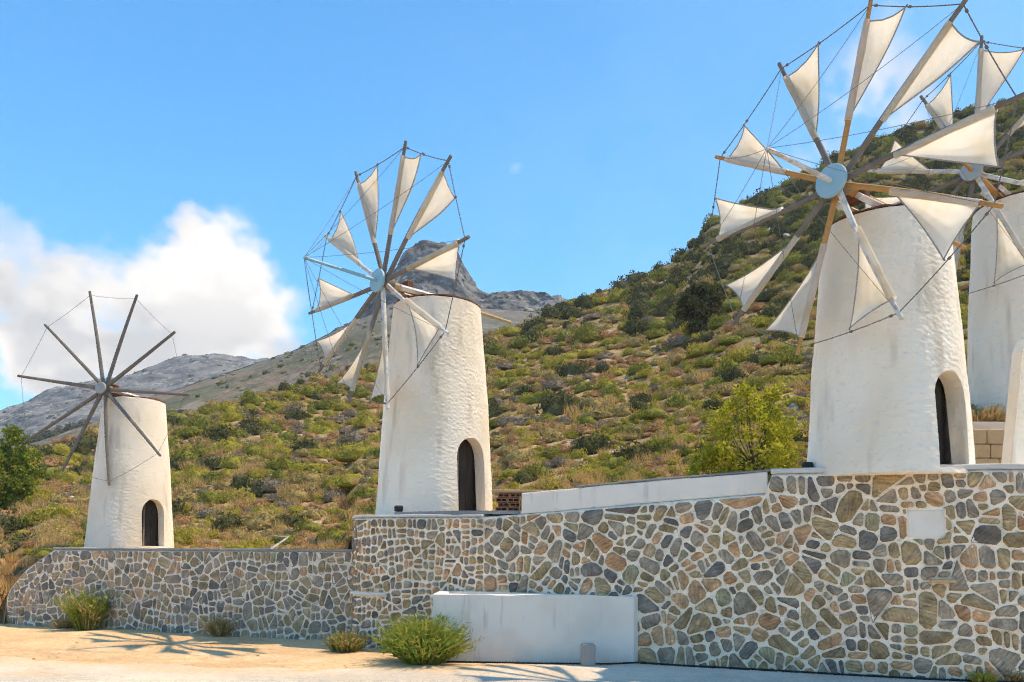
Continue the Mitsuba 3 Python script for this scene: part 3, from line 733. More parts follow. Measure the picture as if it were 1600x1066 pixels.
def windmill(label, hub, yaw, pitch, R, tips_px, tower, door, pole_len, style, sails=True, phase=None, seed=0, group=None):
    key = thing('windmill', label, 'windmill')
    rnd = np.random.default_rng(100 + seed)
    H = np.asarray(hub, float)
    n = np.array([math.sin(yaw) * math.cos(pitch), -math.cos(yaw) * math.cos(pitch), math.sin(pitch)])
    u_ = np.cross([0, 0, 1], n); u_ /= np.linalg.norm(u_); v_ = np.cross(n, u_)
    # tower
    (cx_, cy_, z0, z1, rb, rt) = tower
    (daz, dw, dh, dz) = door
    tmh, o, tg = tower_mesh((cx_, cy_), z0, z1, rb, rt, daz, dw, dh, dz, 60 + seed)
    part(key, 'tower', mikit.ply(tmh, 'm_stucco', smooth=38))
    # roof edge: an uneven reddish ring
    a = np.linspace(0, 2 * PI, 73)[:-1]
    ring = []
    for k in range(72):
        rr = rt - .035 + rnd.normal(0, .008); h = .03 + rnd.uniform(-.018, .015)
        ring.append([(rr + .025, 0), (rr + .02, h), (rr - .2, h + .03), (rr - .2, 0)])
    ring = np.array(ring + ring[:1])
    an = np.append(a, a[0])
    P = np.stack([cx_ + ring[..., 0] * np.cos(an)[:, None], cy_ + ring[..., 0] * np.sin(an)[:, None], z1 + .002 + ring[..., 1]], -1)
    part(key, 'roof_rim', mikit.ply(grid_mesh(P), 'm_rim', smooth=35))
    part(key, 'roof', mikit.ply(tm(*(lambda c: (c.vertices + np.array([cx_, cy_, z1 + .03]), c.faces))(trimesh.creation.cylinder(rt - .2, .05, sections=40))), 'm_grey_wood'))
    # door of dark planks, set back in the doorway
    dk = part(key, 'door', mikit.ply(tm(*(lambda m: (m.vertices @ np.vstack([tg, o, [0, 0, 1]]) + np.array([cx_, cy_, z0 + dz]) + o * (rb - .48), m.faces))(box(dw * 1.25, .03, dh * 1.05, (0, 0, dh * .525)))), 'm_dark_wood'))
    for k in range(4):
        wd = dw * 1.02 / 4
        m = box(wd - .012, .025, dh * 1.0, ((k - 1.5) * wd, .03, dh * .5 + .005), .004)
        part(key, 'door__plank', mikit.ply(tm(m.vertices @ np.vstack([tg, o, [0, 0, 1]]) + np.array([cx_, cy_, z0 + dz]) + o * (rb - .48), m.faces), 'm_dark_wood'))
    m = box(.05, .05, dh * .96, (-dw * .12, .075, dh * .48), .006)
    part(key, 'door__post', mikit.ply(tm(m.vertices @ np.vstack([tg, o, [0, 0, 1]]) + np.array([cx_, cy_, z0 + dz]) + o * (rb - .48), m.faces), 'm_grey_wood'))
    # shaft through the tower head, bearing and beams
    back = style['back']
    part(key, 'shaft', mikit.ply(cyl(H + n * .02, H - n * back, .07, .03, 10), style['shaft'], smooth=35))
    side = u_
    ax_d = (np.array([cx_, cy_]) - H[:2]) @ (-n[:2])
    for s in (-1, 1):
        c0 = np.array([H[0], H[1], z1 + .12]) - n * np.array([1, 1, 0]) * (ax_d - rt - .22) + side * s * .16
        c1 = c0 - n * np.array([1, 1, 0]) * (rt * 2 + .2)
        part(key, 'beam', mikit.ply(cyl(c0, c1, .055, .055, 4), 'm_white_wood'))
    bc = np.array([H[0], H[1], 0]) - n * (ax_d - rt + .02); hz = H[2] - (z1 + .16)
    bb = box(.30, .14, max(hz + .12, .15), (0, 0, 0), .012, math.atan2(side[1], side[0]))
    part(key, 'bearing_block', mikit.ply(tm(bb.vertices + np.array([bc[0], bc[1], z1 + .15 + max(hz + .12, .15) / 2]), bb.faces), 'm_rim'))
    # hub
    rr = style['hub_r']
    prof = [(0, .0), (rr - .012, .0), (rr, .012), (rr, .05), (rr - .01, .06), (0, .06)]
    hm = trimesh.creation.revolve(prof[::1], sections=40)
    B = np.vstack([u_, v_, n])
    part(key, 'hub', mikit.ply(tm(np.array(hm.vertices) @ B + H + n * .03, hm.faces), style['hub'], smooth=30))
    hb = cyl(H - n * .26, H + n * .03, .12, .14, 14)
    part(key, 'hub_drum', mikit.ply(hb, 'm_grey_wood', smooth=35))
    # front pole
    tipf = H + n * pole_len
    if pole_len > 0:
        part(key, 'front_pole', mikit.ply(cyl(H + n * .09, tipf, .035, .028, 8), style['pole'], smooth=35))
    # arms: each lies in the wheel's plane where its tip is seen
    tips = []
    for k in range(10):
        if tips_px is not None and k in tips_px:
            d = ray(*tips_px[k]); P = EYE + d * (((H - EYE) @ n) / (d @ n))
            w = P - H
            th, L = math.atan2(w @ v_, w @ u_), float(np.clip(np.linalg.norm(w), R * .88, R * 1.12))
        else:
            th, L = phase - k * PI / 5, R * rnd.uniform(.97, 1.03)
        e = u_ * math.cos(th) + v_ * math.sin(th)
        tips.append((e, L))
    pts = []
    for k, (e, L) in enumerate(tips):
        a0 = H - n * (.05 + .055 * (k % 2))
        bend = rnd.normal(0, .018)
        s_ = np.linspace(0, 1, 7)
        line = a0[None] + e[None] * (s_ * (L + .10))[:, None] + (n * (.03 - .06 * 0) * s_[:, None]) + np.cross(e, n)[None] * (bend * np.sin(s_ * PI))[:, None]
        rad = style['arm_r'] * (1.15 - .42 * s_)
        mat = style['arm'][k % len(style['arm'])] if isinstance(style['arm'], (list, tuple)) else style['arm']
        part(key, 'arm', mikit.ply(tube(line, rad, 8), mat, smooth=40))
        pts.append((a0, e, L, line))
    att = [line[0] + (line[-1] - line[0]) * ((L) / (L + .10)) for (_, _, L, line) in pts]
    rr_ = style['rope_r']
    def rope(name, a, b, sag, r=rr_, knots=0):
        s_ = np.linspace(0, 1, 7)
        q = a[None] * (1 - s_)[:, None] + b[None] * s_[:, None]; q[:, 2] -= sag * 4 * s_ * (1 - s_)
        ms = [tube(q, r, 5)]
        for t_ in ([.07, .45] if knots else []):
            c = a * (1 - t_) + b * t_; c = c - np.array([0, 0, sag * 4 * t_ * (1 - t_)])
            ms.append(cyl(c - (b - a) * .012, c + (b - a) * .012, r * 2.6, r * 2.6, 5))
        part(key, name, mikit.ply(cat(ms), 'm_rope', smooth=45))
    for k in range(10):
        rope('rim_rope', att[k], att[(k + 1) % 10], .03, rr_ * (1 if style['full'] else .6), knots=sails)
        if pole_len > 0 and k not in style.get('no_stay', ()):
            rope('stay_rope', tipf, att[k], .05, rr_ * .5)
    if not sails: return key
    for k in range(10):
        a0, e, L, line = pts[k]
        e2, L2 = tips[(k + 1) % 10]
        fr = style['sail'].get(k, .46) + rnd.normal(0, .012)
        along = lambda f_: line[0] + (line[-1] - line[0]) * f_ * L / (L + .10)
        A, B_ = along(.375 + rnd.uniform(-.03, .03)), along(.92 + rnd.uniform(-.02, .02))
        C = att[k] * (1 - fr) + att[(k + 1) % 10] * fr; C = H + (C - H) * .985 + n * rnd.uniform(-.02, .04)
        N = 20
        V, idx = [], {}
        for i in range(N + 1):
            for j in range(N + 1 - i):
                b_, c_ = i / N, j / N; a_ = 1 - b_ - c_
                p = a_ * A + b_ * B_ + c_ * C
                # hollow free edges: towards the arm
                inn = -4 * .075 * (a_ * c_) * (1 - b_) * 1.0 - 4 * .085 * (b_ * c_) * (1 - a_)
                mid = (A * .35 + B_ * .65) * .6 + C * .4
                # AC edge bows towards B, BC edge bows towards A
                p = p + (B_ - A) * (4 * .024 * a_ * c_) - (B_ - A) * (4 * .036 * b_ * c_)
                bil = 27 * a_ * b_ * c_ * .10 + 4 * a_ * c_ * .06 + 4 * b_ * c_ * .03
                p = p - n * bil * style['billow'] + np.array([0, 0, -1]) * (27 * a_ * b_ * c_) * .03
                p = p + n * (.012 * math.sin(7 * c_ + 5 * b_ + k) * c_ + .009 * math.sin(23 * b_ / (1.02 - a_ * .98) + k * 2) * (1 - a_) * a_ * 2.2 + .006 * math.sin(31 * c_ + 9 * b_ + 3 * k) * b_)
                idx[i, j] = len(V); V.append(p)
        F = []
        for i in range(N):
            for j in range(N - i):
                F.append([idx[i, j], idx[i + 1, j], idx[i, j + 1]])
                if j < N - i - 1: F.append([idx[i + 1, j], idx[i + 1, j + 1], idx[i, j + 1]])
        sk = part(key, 'sail', mikit.ply(tm(V, F), 'm_canvas', smooth=True))
        V = np.array(V)
        hem = [tube(V[[idx[0, j] for j in range(N + 1)]], .009, 5), tube(V[[idx[N - j, j] for j in range(N + 1)]], .009, 5)]
        part(sk, 'hem', mikit.ply(cat(hem), 'm_hem', smooth=45))
        q = np.array([A + (B_ - A) * t_ for t_ in np.linspace(-.02, 1.0, 8)])
        part(sk, 'sleeve', mikit.ply(tube(q, style['arm_r'] * np.linspace(1.2, 1.25, 8) * (1 + .06 * rnd.normal(size=8)), 9, cap=False), 'm_canvas', smooth=True))
        rope('sail_tie', C, att[k] * (1 - fr) + att[(k + 1) % 10] * fr, 0, rr_ * 1.2)
    return key

G, O = 'm_grey_wood', 'm_orange_wood'
H3 = at(1303, 285, 10.5)
TIPS3 = dict(enumerate([(1358, 7), (1500, 2), (1588, 152), (1548, 318), (1403, 488), (1243, 542), (1149, 500), (1101, 379), (1124, 246), (1216, 104)]))
def door_angle(c, phi):
    """azimuth (from +x) of a doorway that faces phi degrees to the right of the camera as seen from the tower"""
    back = math.atan2(-c[1], -c[0])
    return back + math.radians(phi)
c3 = at(1387, 722, 11.35)[:2]
windmill('large windmill with ten cloth sails and orange wooden arms on the tall stone wall', H3, math.radians(-54.6), math.radians(1.0), 2.3, TIPS3,
    (c3[0], c3[1], 2.70, 6.34, 1.10, .82), (door_angle(c3, 49), .56, 1.30, .06), 1.43,
    dict(back=3.6, shaft=O, hub_r=.225, hub='m_blue_paint', pole='m_white_wood', arm=[O, G, G, O, 'm_white_wood', O, G, G, O, G], arm_r=.038, rope_r=.0075, full=True, billow=1.0, sail={0: .43, 1: .42, 2: .64, 3: .5, 4: .46, 5: .5, 6: .42, 7: .5, 8: .38, 9: .44}), seed=3)
H2 = at(594, 440, 14.5)
TIPS2 = dict(enumerate([(631, 229), (695, 249), (725, 373), (690, 516), (604, 630), (541, 622), (500, 576), (482, 487), (509, 370), (552, 273)]))
c2 = at(679, 800, 15.55)[:2]
windmill('windmill with ten cream cloth sails and a blue hub, standing on the middle stone bastion', H2, math.radians(-46.8), math.radians(1.5), 2.4, TIPS2,
    (c2[0], c2[1], 2.15, 6.40, 1.15, .86), (door_angle(c2, 40), .68, 1.38, .22), 1.55,
    dict(back=3.3, shaft='m_block', hub_r=.215, hub='m_blue_paint', pole='m_blue_paint', arm=[G, G, G, 'm_white_wood', 'm_white_wood', G, G, G, 'm_white_wood', G], arm_r=.040, rope_r=.008, full=True, billow=1.0, sail={}), seed=2)
H1 = at(160, 607, 20.0)
TIPS1 = dict(enumerate([(140, 461), (209, 465), (268, 522), (287, 616), (246, 708), (167, 752), (99, 731), (38, 688), (32, 588), (70, 510)]))
c1 = at(203, 860, 21.0)[:2]
windmill('windmill with bare wooden arms and no sails, on the low grey wall at left', H1, math.radians(-14.4), math.radians(.7), 2.44, TIPS1,
    (c1[0], c1[1], 1.45, 5.52, 1.08, .745), (door_angle(c1, 32), .62, 1.2, .26), 0,
    dict(back=2.2, shaft=O, hub_r=.15, hub='m_pale_paint', pole=G, arm=G, arm_r=.046, rope_r=.008, full=False, billow=0, sail={}), sails=False, seed=1)
H4 = at(1520, 268, 15.0)
TIPS4 = {9: (1441, 155), 0: (1533, 64), 8: (1375, 267)}
c4 = at(1612, 630, 16.3)[:2]
windmill('cream windmill half cut off by the right edge, standing highest behind the large one', H4, math.radians(-48), math.radians(1), 2.35, TIPS4,
    (c4[0], c4[1], 3.9, 8.86, 1.2, .98), (door_angle(c4, 60), .6, 1.3, .1), 1.55,
    dict(back=3.4, shaft=O, hub_r=.20, hub='m_pale_paint', pole=O, arm=[G, G, G, 'm_white_wood', 'm_white_wood', G, G, G, 'm_white_wood', G], arm_r=.040, rope_r=.008, full=True, billow=1.0, sail={}), phase=math.radians(78), seed=4)

# ------------------------------------------------------------------ slab, bricks, lamps, buttress, block wall
sl = thing('slab', 'thin grey concrete slab lying before the door of the middle windmill', 'slab')
pa_, pb_ = at(618, 796, 13.85), at(812, 802, 13.15)
m = trimesh.creation.extrude_polygon(Polygon([(pa_[0], 13.75), (-.9, 13.10), (pb_[0], 12.93), (.28, 13.5), (-1.0, 14.3), (pa_[0] + .1, 14.2)]), .055, engine='earcut')
m.apply_translation((0, 0, 2.238))
scene[sl] = mikit.ply(m, 'm_slate')
bs = thing('brick_stack', 'small stack of red hollow bricks beside the middle windmill', 'bricks')
bo = at(773, 800, 14.35)
rb_ = np.random.default_rng(5)
for row in range(6):
    for col in range(4):
        m = box(.205, .22, .075, (0, 0, 0), .008, .05 * rb_.normal())
        p = np.array([bo[0] + .12 + col * .215 + (row % 2) * .04, bo[1] + rb_.normal(0, .012), 2.18 + .04 + row * .083])
        # two dark holes as real recesses
        hm = m3d.Manifold(m3d.Mesh(np.asarray(m.vertices, np.float32), np.asarray(m.faces, np.uint32)))
        for h in (-1, 1): hm = hm - m3d.Manifold.cube((.075, .3, .042), True).translate((h * .047, -.1, 0))
        q = hm.to_mesh(); part(bs, 'brick', mikit.ply(tm(q.vert_properties[:, :3] + p, q.tri_verts), 'm_brick'))
m = box(1.0, .3, .05, (bo[0] + .45, bo[1], 2.18 + 6 * .083 + .03), .008, -.03)
part(bs, 'board', mikit.ply(m, 'm_block'), 'pale board laid on top')
def floodlight(label, p, az):
    k = thing('floodlight', label, 'lamp')
    hd = box(.15, .09, .11, (0, 0, .13), .02, az); part(k, 'housing', mikit.ply(tm(hd.vertices + p, hd.faces), 'm_black'))
    br = box(.05, .05, .09, (0, 0, .045), .006, az); part(k, 'bracket', mikit.ply(tm(br.vertices + p, br.faces), 'm_concrete'))
floodlight('small black floodlight at the left foot of the middle windmill', np.array([*at(623, 795, 13.95)[:2], 2.235]), .3)
floodlight('small black floodlight at the left foot of the large windmill', np.array([*at(1262, 728, 11.25)[:2], 2.74]), .2)

bt = thing('buttress', 'white sloping buttress wall at the right edge beside the large windmill', 'wall')
pz = [at(1577, 724, 11.8), at(1598, 548, 11.8)]
prof = [(pz[0][0], 2.68), (pz[0][0] + 2.0, 2.68), (pz[0][0] + 2.0, pz[1][2] + .6), (pz[1][0] + .12, pz[1][2] + .22), (pz[1][0], pz[1][2])]
m = trimesh.creation.extrude_polygon(Polygon(prof), .26, engine='earcut')
vv = np.array(m.vertices); vv = np.stack([vv[:, 0], 12.06 - vv[:, 2] + 0.55 * np.maximum(vv[:, 0] - pz[0][0] - .25, 0), vv[:, 1]], -1)
mb = m3d.Manifold(m3d.Mesh(np.asarray(vv, np.float32), np.asarray(m.faces[:, ::-1], np.uint32)))
mb = mb.refine_to_length(.06).to_mesh(); vv = np.array(mb.vert_properties[:, :3], float)
scene[bt] = mikit.ply(tm(vv + (meshkit.fbm(vv * 5, 3, 6)[:, None] - .5) * .03, mb.tri_verts), 'm_stucco', smooth=35)

bw = thing('block_wall', 'low wall of tan stone blocks between the large windmill and the buttress', 'wall')
b0 = at(1490, 720, 14.6); rb_ = np.random.default_rng(8)
part(bw, 'core', mikit.ply(box(3.4, .3, 1.42, (b0[0] + 1.5, 14.84, 2.69 + .71)), 'm_mortar_dusty'))
z = 2.69
for row, hh in enumerate((.24, .27, .22, .26, .28)):
    x = b0[0] - .2 - .15 * (row % 2)
    while x < b0[0] + 3.1:
        ww = rb_.uniform(.24, .52)
        m = box(ww - .015, .16, hh - .012, (x + ww / 2, 14.66 + rb_.normal(0, .012), z + hh / 2), .015)
        part(bw, 'block', mikit.ply(m, 'm_block')); x += ww
    z += hh

# ------------------------------------------------------------------ vegetation
def leaf_cloud(rnd, n, size, shape='dome', squash=.8, lumps=7, inner=.0, up=.0, aspect=1.0):
    """n leaf-sized triangles in a lumpy unit crown (radius 1, resting on z = 0 when dome)"""
    L = rnd.normal(size=(lumps, 3)); L /= np.linalg.norm(L, axis=1, keepdims=True); L *= rnd.uniform(.35, .68, (lumps, 1))
    if shape == 'dome': L[:, 2] = np.abs(L[:, 2]) * .8
    lr = rnd.uniform(.32, .52, lumps)
    w = rnd.integers(0, lumps, n)
    d = rnd.normal(size=(n, 3)); d /= np.linalg.norm(d, axis=1, keepdims=True)
    r = lr[w] * np.where(rnd.random(n) < .75, rnd.uniform(.86, 1.08, n), rnd.uniform(.3, .9, n))
    c = L[w] + d * r[:, None]
    c[:, 2] *= squash
    if shape == 'dome':
        c[:, 2] = np.where(c[:, 2] < 0, -c[:, 2] * .4, c[:, 2])
    nrm = d * 1.0 + rnd.normal(0, .55, (n, 3)) + np.array([0, 0, up]); nrm /= np.linalg.norm(nrm, axis=1, keepdims=True)
    a = np.cross(nrm, rnd.normal(size=(n, 3))); a /= np.linalg.norm(a, axis=1, keepdims=True); b = np.cross(nrm, a)
    s = size * rnd.uniform(.6, 1.35, n)[:, None]
    V = np.stack([c - a * s * .6, c + a * s * .6, c + b * s * 1.2 * aspect], 1)
    if shape == 'dome': V[..., 2] = np.maximum(V[..., 2], -.05)
    return V.reshape(-1, 3), np.arange(3 * n).reshape(-1, 3)

def core(rnd, r=.72, squash=.72, z=.0):
    m = trimesh.creation.icosphere(2, 1.0); v = np.array(m.vertices)
    v = v * (r * (.75 + .5 * meshkit.fbm(v * 1.6 + rnd.uniform(0, 50), 3, 3)))[:, None]
    v[:, 2] = np.where(v[:, 2] < 0, v[:, 2] * .15, v[:, 2] * squash)
    return tm(v + np.array([0, 0, z]), m.faces)

KINDS = {'yellow': ('m_leaf_yellow', .085, .72), 'olive': ('m_leaf_olive', .085, .68), 'green': ('m_leaf_green', .09, .8), 'dark': ('m_leaf_dark', .10, .95),
         'grey': ('m_leaf_grey', .075, .62), 'rust': ('m_leaf_rust', .08, .6)}
for kname, (mat, sz, sq) in KINDS.items():
    for lod, cnt in (('near', 1100), ('far', 330)):
        for v_ in range(3 if lod == 'near' else 2):
            rr = np.random.default_rng(sum(map(ord, kname)) * 10 + v_ + (50 if lod == 'far' else 0))
            V, F = leaf_cloud(rr, cnt, sz * (1 if lod == 'near' else 1.75), squash=sq, lumps=int(rr.integers(9, 14)))
            c = core(rr, .70, sq * .9)
            m = cat([tm(V, F), c])
            scene[f'group_{kname}_{lod}_{v_}'] = {'type': 'shapegroup', 'leaves': mikit.ply(m, mat)}
# straw tufts
for v_ in range(3):
    rr = np.random.default_rng(900 + v_); V = []
    for _ in range(120):
        a, t = rr.uniform(0, 2 * PI), rr.uniform(.05, .7); b = np.array([rr.normal(0, .28), rr.normal(0, .28), 0])
        tip = b + np.array([math.cos(a) * t, math.sin(a) * t, rr.uniform(.5, 1.1)])
        sd = np.array([-math.sin(a), math.cos(a), 0]) * .028
        V += [b - sd, b + sd, tip]
    scene[f'group_straw_{v_}'] = {'type': 'shapegroup', 'blades': mikit.ply(tm(np.array(V), np.arange(len(V)).reshape(-1, 3)), 'm_straw')}
def inst(gid, p, s, rz, sz=None):
    return {'type': 'instance', 'group': {'type': 'ref', 'id': gid}, 'to_world': T().translate([float(x) for x in p]).rotate([0, 0, 1], math.degrees(rz)).scale([float(s), float(s), float(sz if sz else s)])}

rv = np.random.default_rng(42)
def depth_for(x, y, it=24):
    """depth at which the hill stands at pixel row y in column x"""
    lo, hi = interp(x, COL_Y1) * .9, interp(x, COL_YR)
    for _ in range(it):
        m_ = (lo + hi) / 2
        yy = px_of(hill_point(np.array([x]), np.array([m_])))[0, 1]
        if yy > y: lo = m_
        else: hi = m_
    return m_
# a table of row(y) over (column, depth), to place plants evenly in view
tx = np.linspace(-260, 1860, 180); tu = np.linspace(0, 1, 120) ** 1.6
TY = interp(tx, COL_Y1)[:, None] - .6 + tu[None] * (interp(tx, COL_YR) * 1.01 - interp(tx, COL_Y1) + .6)[:, None]
TP = px_of(hill_point(np.broadcast_to(tx[:, None], TY.shape), TY))[..., 1]
def lookup(x, y):
    i = int(np.clip(round((x - tx[0]) / (tx[1] - tx[0])), 0, len(tx) - 1))
    return float(np.interp(-y, np.maximum.accumulate(-TP[i]), TY[i]))

keepouts = [(c1, 1.5), (c2, 1.55), (c3, 1.6), (c4, 1.45)]
cellsz = 40; buckets = {}
plants = []
def try_plant(x, y, rp, spread):
    bx_, by_ = int(x // cellsz), int(y // cellsz)
    for i in (-1, 0, 1):
        for j in (-1, 0, 1):
            for (px_, py_, pr) in buckets.get((bx_ + i, by_ + j), ()):
                if ((x - px_) ** 2 + ((y - py_) * 1.7) ** 2) < ((rp + pr) * spread) ** 2: return False
    buckets.setdefault((bx_, by_), []).append((x, y, rp))
    return True
def field(x, y, k, s):
    return float(meshkit.fbm(np.array([[x / s + 31.7 * k, y / s * 1.5, 2.5 * k]]), 3, k)[0])
for rnd_r, tries, spread in (((25, 40), 700, .80), ((19, 29), 1500, .62), ((12, 19), 11000, .47), ((7, 12), 26000, .46)):
    for _ in range(tries):
        x = rv.uniform(-230, 1830); ys = interp(x, COL_SKY); yb = min(TP[int(np.clip(round((x - tx[0]) / (tx[1] - tx[0])), 0, len(tx) - 1))].max(), 872)
        y = ys + (yb - ys) * rv.uniform(-.01, 1)
        h = (yb - y) / max(yb - ys, 1)
        if rnd_r[0] == 25 and (h > .5 or x > 1000): continue
        rp = rv.uniform(*rnd_r) * (1.0 if h < .8 else .85)
        dens = field(x, y, 3, 70)
        if dens < .38 and rp > 9: continue
        if not try_plant(x, y, rp, spread): continue
        Y = lookup(x, y)
        p = hill_point(np.array([x]), np.array([Y]))[0]
        if any(np.hypot(*(p[:2] - c)) < r_ for c, r_ in keepouts): continue
        if p[0] > 4 and 13.5 < p[1] < 15.2 and x > 1440: continue
        up_ = smoothstep_np(.45, .85, h) * smoothstep_np(900, 1150, x) + .35 * smoothstep_np(.7, .95, h)
        f1, f2 = field(x, y, 5, 55), field(x, y, 7, 34)
        q = rv.random() * .5 + f1 * 1.0 - .25
        if rv.random() < up_: kind = 'dark' if rv.random() < .42 else ('green' if rv.random() < .55 else 'olive')
        elif rp > 17: kind = ('green', 'yellow', 'dark', 'olive', 'grey', 'rust')[int(rv.choice(6, p=[.24, .34, .10, .18, .08, .06]))]
        elif f2 > .565: kind = 'grey' if rv.random() < .5 else 'rust'
        elif q < .475: kind = 'rust' if rv.random() < .5 else 'olive'
        elif q < .58: kind = 'olive' if rv.random() < .5 else 'yellow'
        elif q < .80: kind = 'yellow'
        else: kind = 'green' if rv.random() < .75 else 'dark'
        if kind in ('dark', 'green') and up_ > .3: rp *= 1.1
        r_w = float(np.clip(rp * 1.12 * Y / FPX, .16, 2.4))
        plants.append((r_w * FPX / Y, x, y, p, r_w, kind))
# dark bushes and trees the photo shows one by one: (x, y foot, half width px, kind, label)
NOTABLE = [(478, 708, 30, 'dark', 'dark green bush standing alone on the slope left of the middle windmill'),
           (345, 690, 34, 'dark', 'broad dark green thicket on the slope above the bare windmill'),
           (300, 682, 26, 'green', 'mid green bush beside the dark thicket right of the bare windmill'),
           (999, 642, 24, 'dark', 'dark round bush alone in the middle of the slope'),
           (1140, 425, 38, 'dark', 'dark spreading bush high on the slope left of the large windmill'),
           (1115, 640, 22, 'dark', 'dark bush behind the yellow green young tree'),
           (835, 520, 26, 'dark', 'dark bush on the skyline right of the middle windmill'),
           (885, 490, 20, 'dark', 'dark skyline bush right of the rocky peak'),
           (1003, 468, 24, 'dark', 'dark skyline bush halfway up the ridge'),
           (990, 515, 22, 'dark', 'dark low bush under the skyline halfway up the ridge'),
           (1215, 500, 34, 'dark', 'dark bush partly behind the lower sails of the large windmill'),
           (1145, 600, 34, 'dark', 'large dark bush on the slope above the young tree'),
           (1210, 570, 30, 'green', 'green bush next to the left side of the large windmill'),
           (330, 806, 28, 'grey', 'dark grey green bush just above the low grey wall')]
for i, (x, y, rp, kind, lab) in enumerate(NOTABLE):
    Y = lookup(x, y); p = hill_point(np.array([x]), np.array([Y]))[0]; r_w = rp * Y / FPX
    k = thing('bush', lab, 'bush')
    scene[k] = inst(f'group_{kind}_near_{i % 3}', p - np.array([0, 0, .05 * r_w]), r_w, rv.uniform(0, 6.28), r_w * 1.15)
KLAB = {'yellow': 'yellowish', 'olive': 'olive', 'green': 'green', 'dark': 'dark', 'grey': 'withered', 'rust': 'rusty'}
def zone(x, y):
    i = int(np.clip(round((x - tx[0]) / (tx[1] - tx[0])), 0, len(tx) - 1)); ys = interp(x, COL_SKY); yb = min(TP[i].max(), 872)
    h = (yb - y) / max(yb - ys, 1)
    where = ('left of the bare windmill' if x < 140 else 'right of the bare windmill' if x < 380 else 'left of the middle windmill' if x < 600 else 'right of the middle windmill' if x < 900
             else 'under the open skyline' if x < 1060 else 'left of the large windmill' if x < 1265 else 'behind the large wheel')
    return ('at slope foot ' if h < .25 else 'low on slope ' if h < .5 else 'high on slope ' if h < .78 else 'near skyline ') + where
def place_words(names, px_x):
    """those of one label are told apart by their order from left to right"""
    by = {}
    for k in names: by.setdefault(labels[k]['label'], []).append(k)
    words = ['leftmost', 'second from left,', 'third from left,', 'fourth from left,', 'fifth from left,', 'sixth from left,', 'seventh from left,', 'eighth from left,', 'ninth from left,', 'tenth from left,', 'eleventh from left,', 'twelfth from left,', 'thirteenth from left,', 'fourteenth from left,', 'fifteenth from left,', 'sixteenth from left,']
    for lab, ks in by.items():
        if len(ks) < 2: continue
        ks.sort(key=lambda k: px_x[k])
        for i, k in enumerate(ks):
            labels[k]['label'] = ('rightmost' if i == len(ks) - 1 else words[min(i, 15)]) + ' ' + lab
SPOT = {}
vis = [q for q in plants if -10 < q[1] < 1610 and not (590 < q[1] < 765 and q[2] > 480) and not (1265 < q[1] < 1510 and q[2] > 350) and not (140 < q[1] < 265 and q[2] > 640)]
vis.sort(key=lambda q: -q[0])
top = set(id(q) for q in vis[:286])
ns = 0
for i, q in enumerate(plants):
    rpx, x, y, p, r_w, kind = q
    near = rpx > 11
    gid = f'group_{kind}_near_{i % 3}' if near else f'group_{kind}_far_{i % 2}'
    s = inst(gid, p - np.array([0, 0, .08 * r_w]), r_w, rv.uniform(0, 6.28), r_w * rv.uniform(1.15, 1.75) * (.8 if rpx > 24 else 1))
    if id(q) in top:
        k = thing('shrub', f"{'broad' if rpx > 26 else 'medium' if rpx > 21.5 else 'small'} {KLAB[kind]} shrub {zone(x, y)}", 'shrub'); scene[k] = s; SPOT[k] = x
    else:
        ns += 1; scene[f'hillside_scrub__{ns:03d}'] = s
labels['hillside_scrub'] = {'label': 'low scrub covering the dry hillside behind the windmills', 'category': 'scrub', 'kind': 'stuff'}
# straw
ng = 0
for _ in range(900):
    x = rv.uniform(-60, 1660); ys = interp(x, COL_SKY); i = int(np.clip(round((x - tx[0]) / (tx[1] - tx[0])), 0, len(tx) - 1)); yb = TP[i].max()
    y = yb - (yb - ys) * rv.random() ** 1.6 * .75
    Y = lookup(x, y); p = hill_point(np.array([x]), np.array([Y]))[0]
    if any(np.hypot(*(p[:2] - c)) < r_ - .25 for c, r_ in keepouts): continue
    if p[0] > 4 and 13.0 < p[1] < 14.95 and x > 1440: continue
    ng += 1; h = rv.uniform(.18, .42) * (1 if Y < 30 else 1.5)
    scene[f'dry_grass__{ng:03d}'] = inst(f'group_straw_{ng % 3}', p - np.array([0, 0, .02]), h, rv.uniform(0, 6.28))
labels['dry_grass'] = {'label': 'straw coloured dry grass growing between the hillside shrubs', 'category': 'grass', 'kind': 'stuff'}
# boulders
ROCK = []
for v_ in range(4):
    rr = np.random.default_rng(70 + v_); m = trimesh.creation.icosphere(2, 1.0); v = np.array(m.vertices)
    for _ in range(9):
        d = rr.normal(size=3); d /= np.linalg.norm(d); h = rr.uniform(.55, .85); e = v @ d
        v = np.where((e > h)[:, None], v - (e - h)[:, None] * d, v)
    v *= (.85 + .3 * meshkit.fbm(v * 2.2 + v_ * 9, 3, 5))[:, None]; v[:, 2] *= .65
    scene[f'group_rock_{v_}'] = {'type': 'shapegroup', 'rock': mikit.ply(tm(v, m.faces), 'm_boulder', smooth=25)}
spots = [(975, 716, 9), (955, 713, 12), (990, 712, 8), (895, 735, 8), (405, 803, 9), (395, 845, 7), (520, 850, 16), (1050, 690, 8), (1240, 640, 12), (1225, 655, 9), (1245, 668, 8), (110, 782, 10), (60, 812, 8), (20, 836, 9), (138, 762, 9), (300, 742, 8), (270, 795, 8), (425, 745, 8), (890, 590, 6), (930, 640, 6), (1210, 365, 12), (1180, 352, 10), (1235, 372, 9), (1160, 388, 8)]
spots += [(rv.uniform(0, 1260), rv.uniform(640, 860), rv.uniform(3, 7)) for _ in range(60)] + [(rv.uniform(800, 1260), rv.uniform(420, 640), rv.uniform(3, 6)) for _ in range(40)]
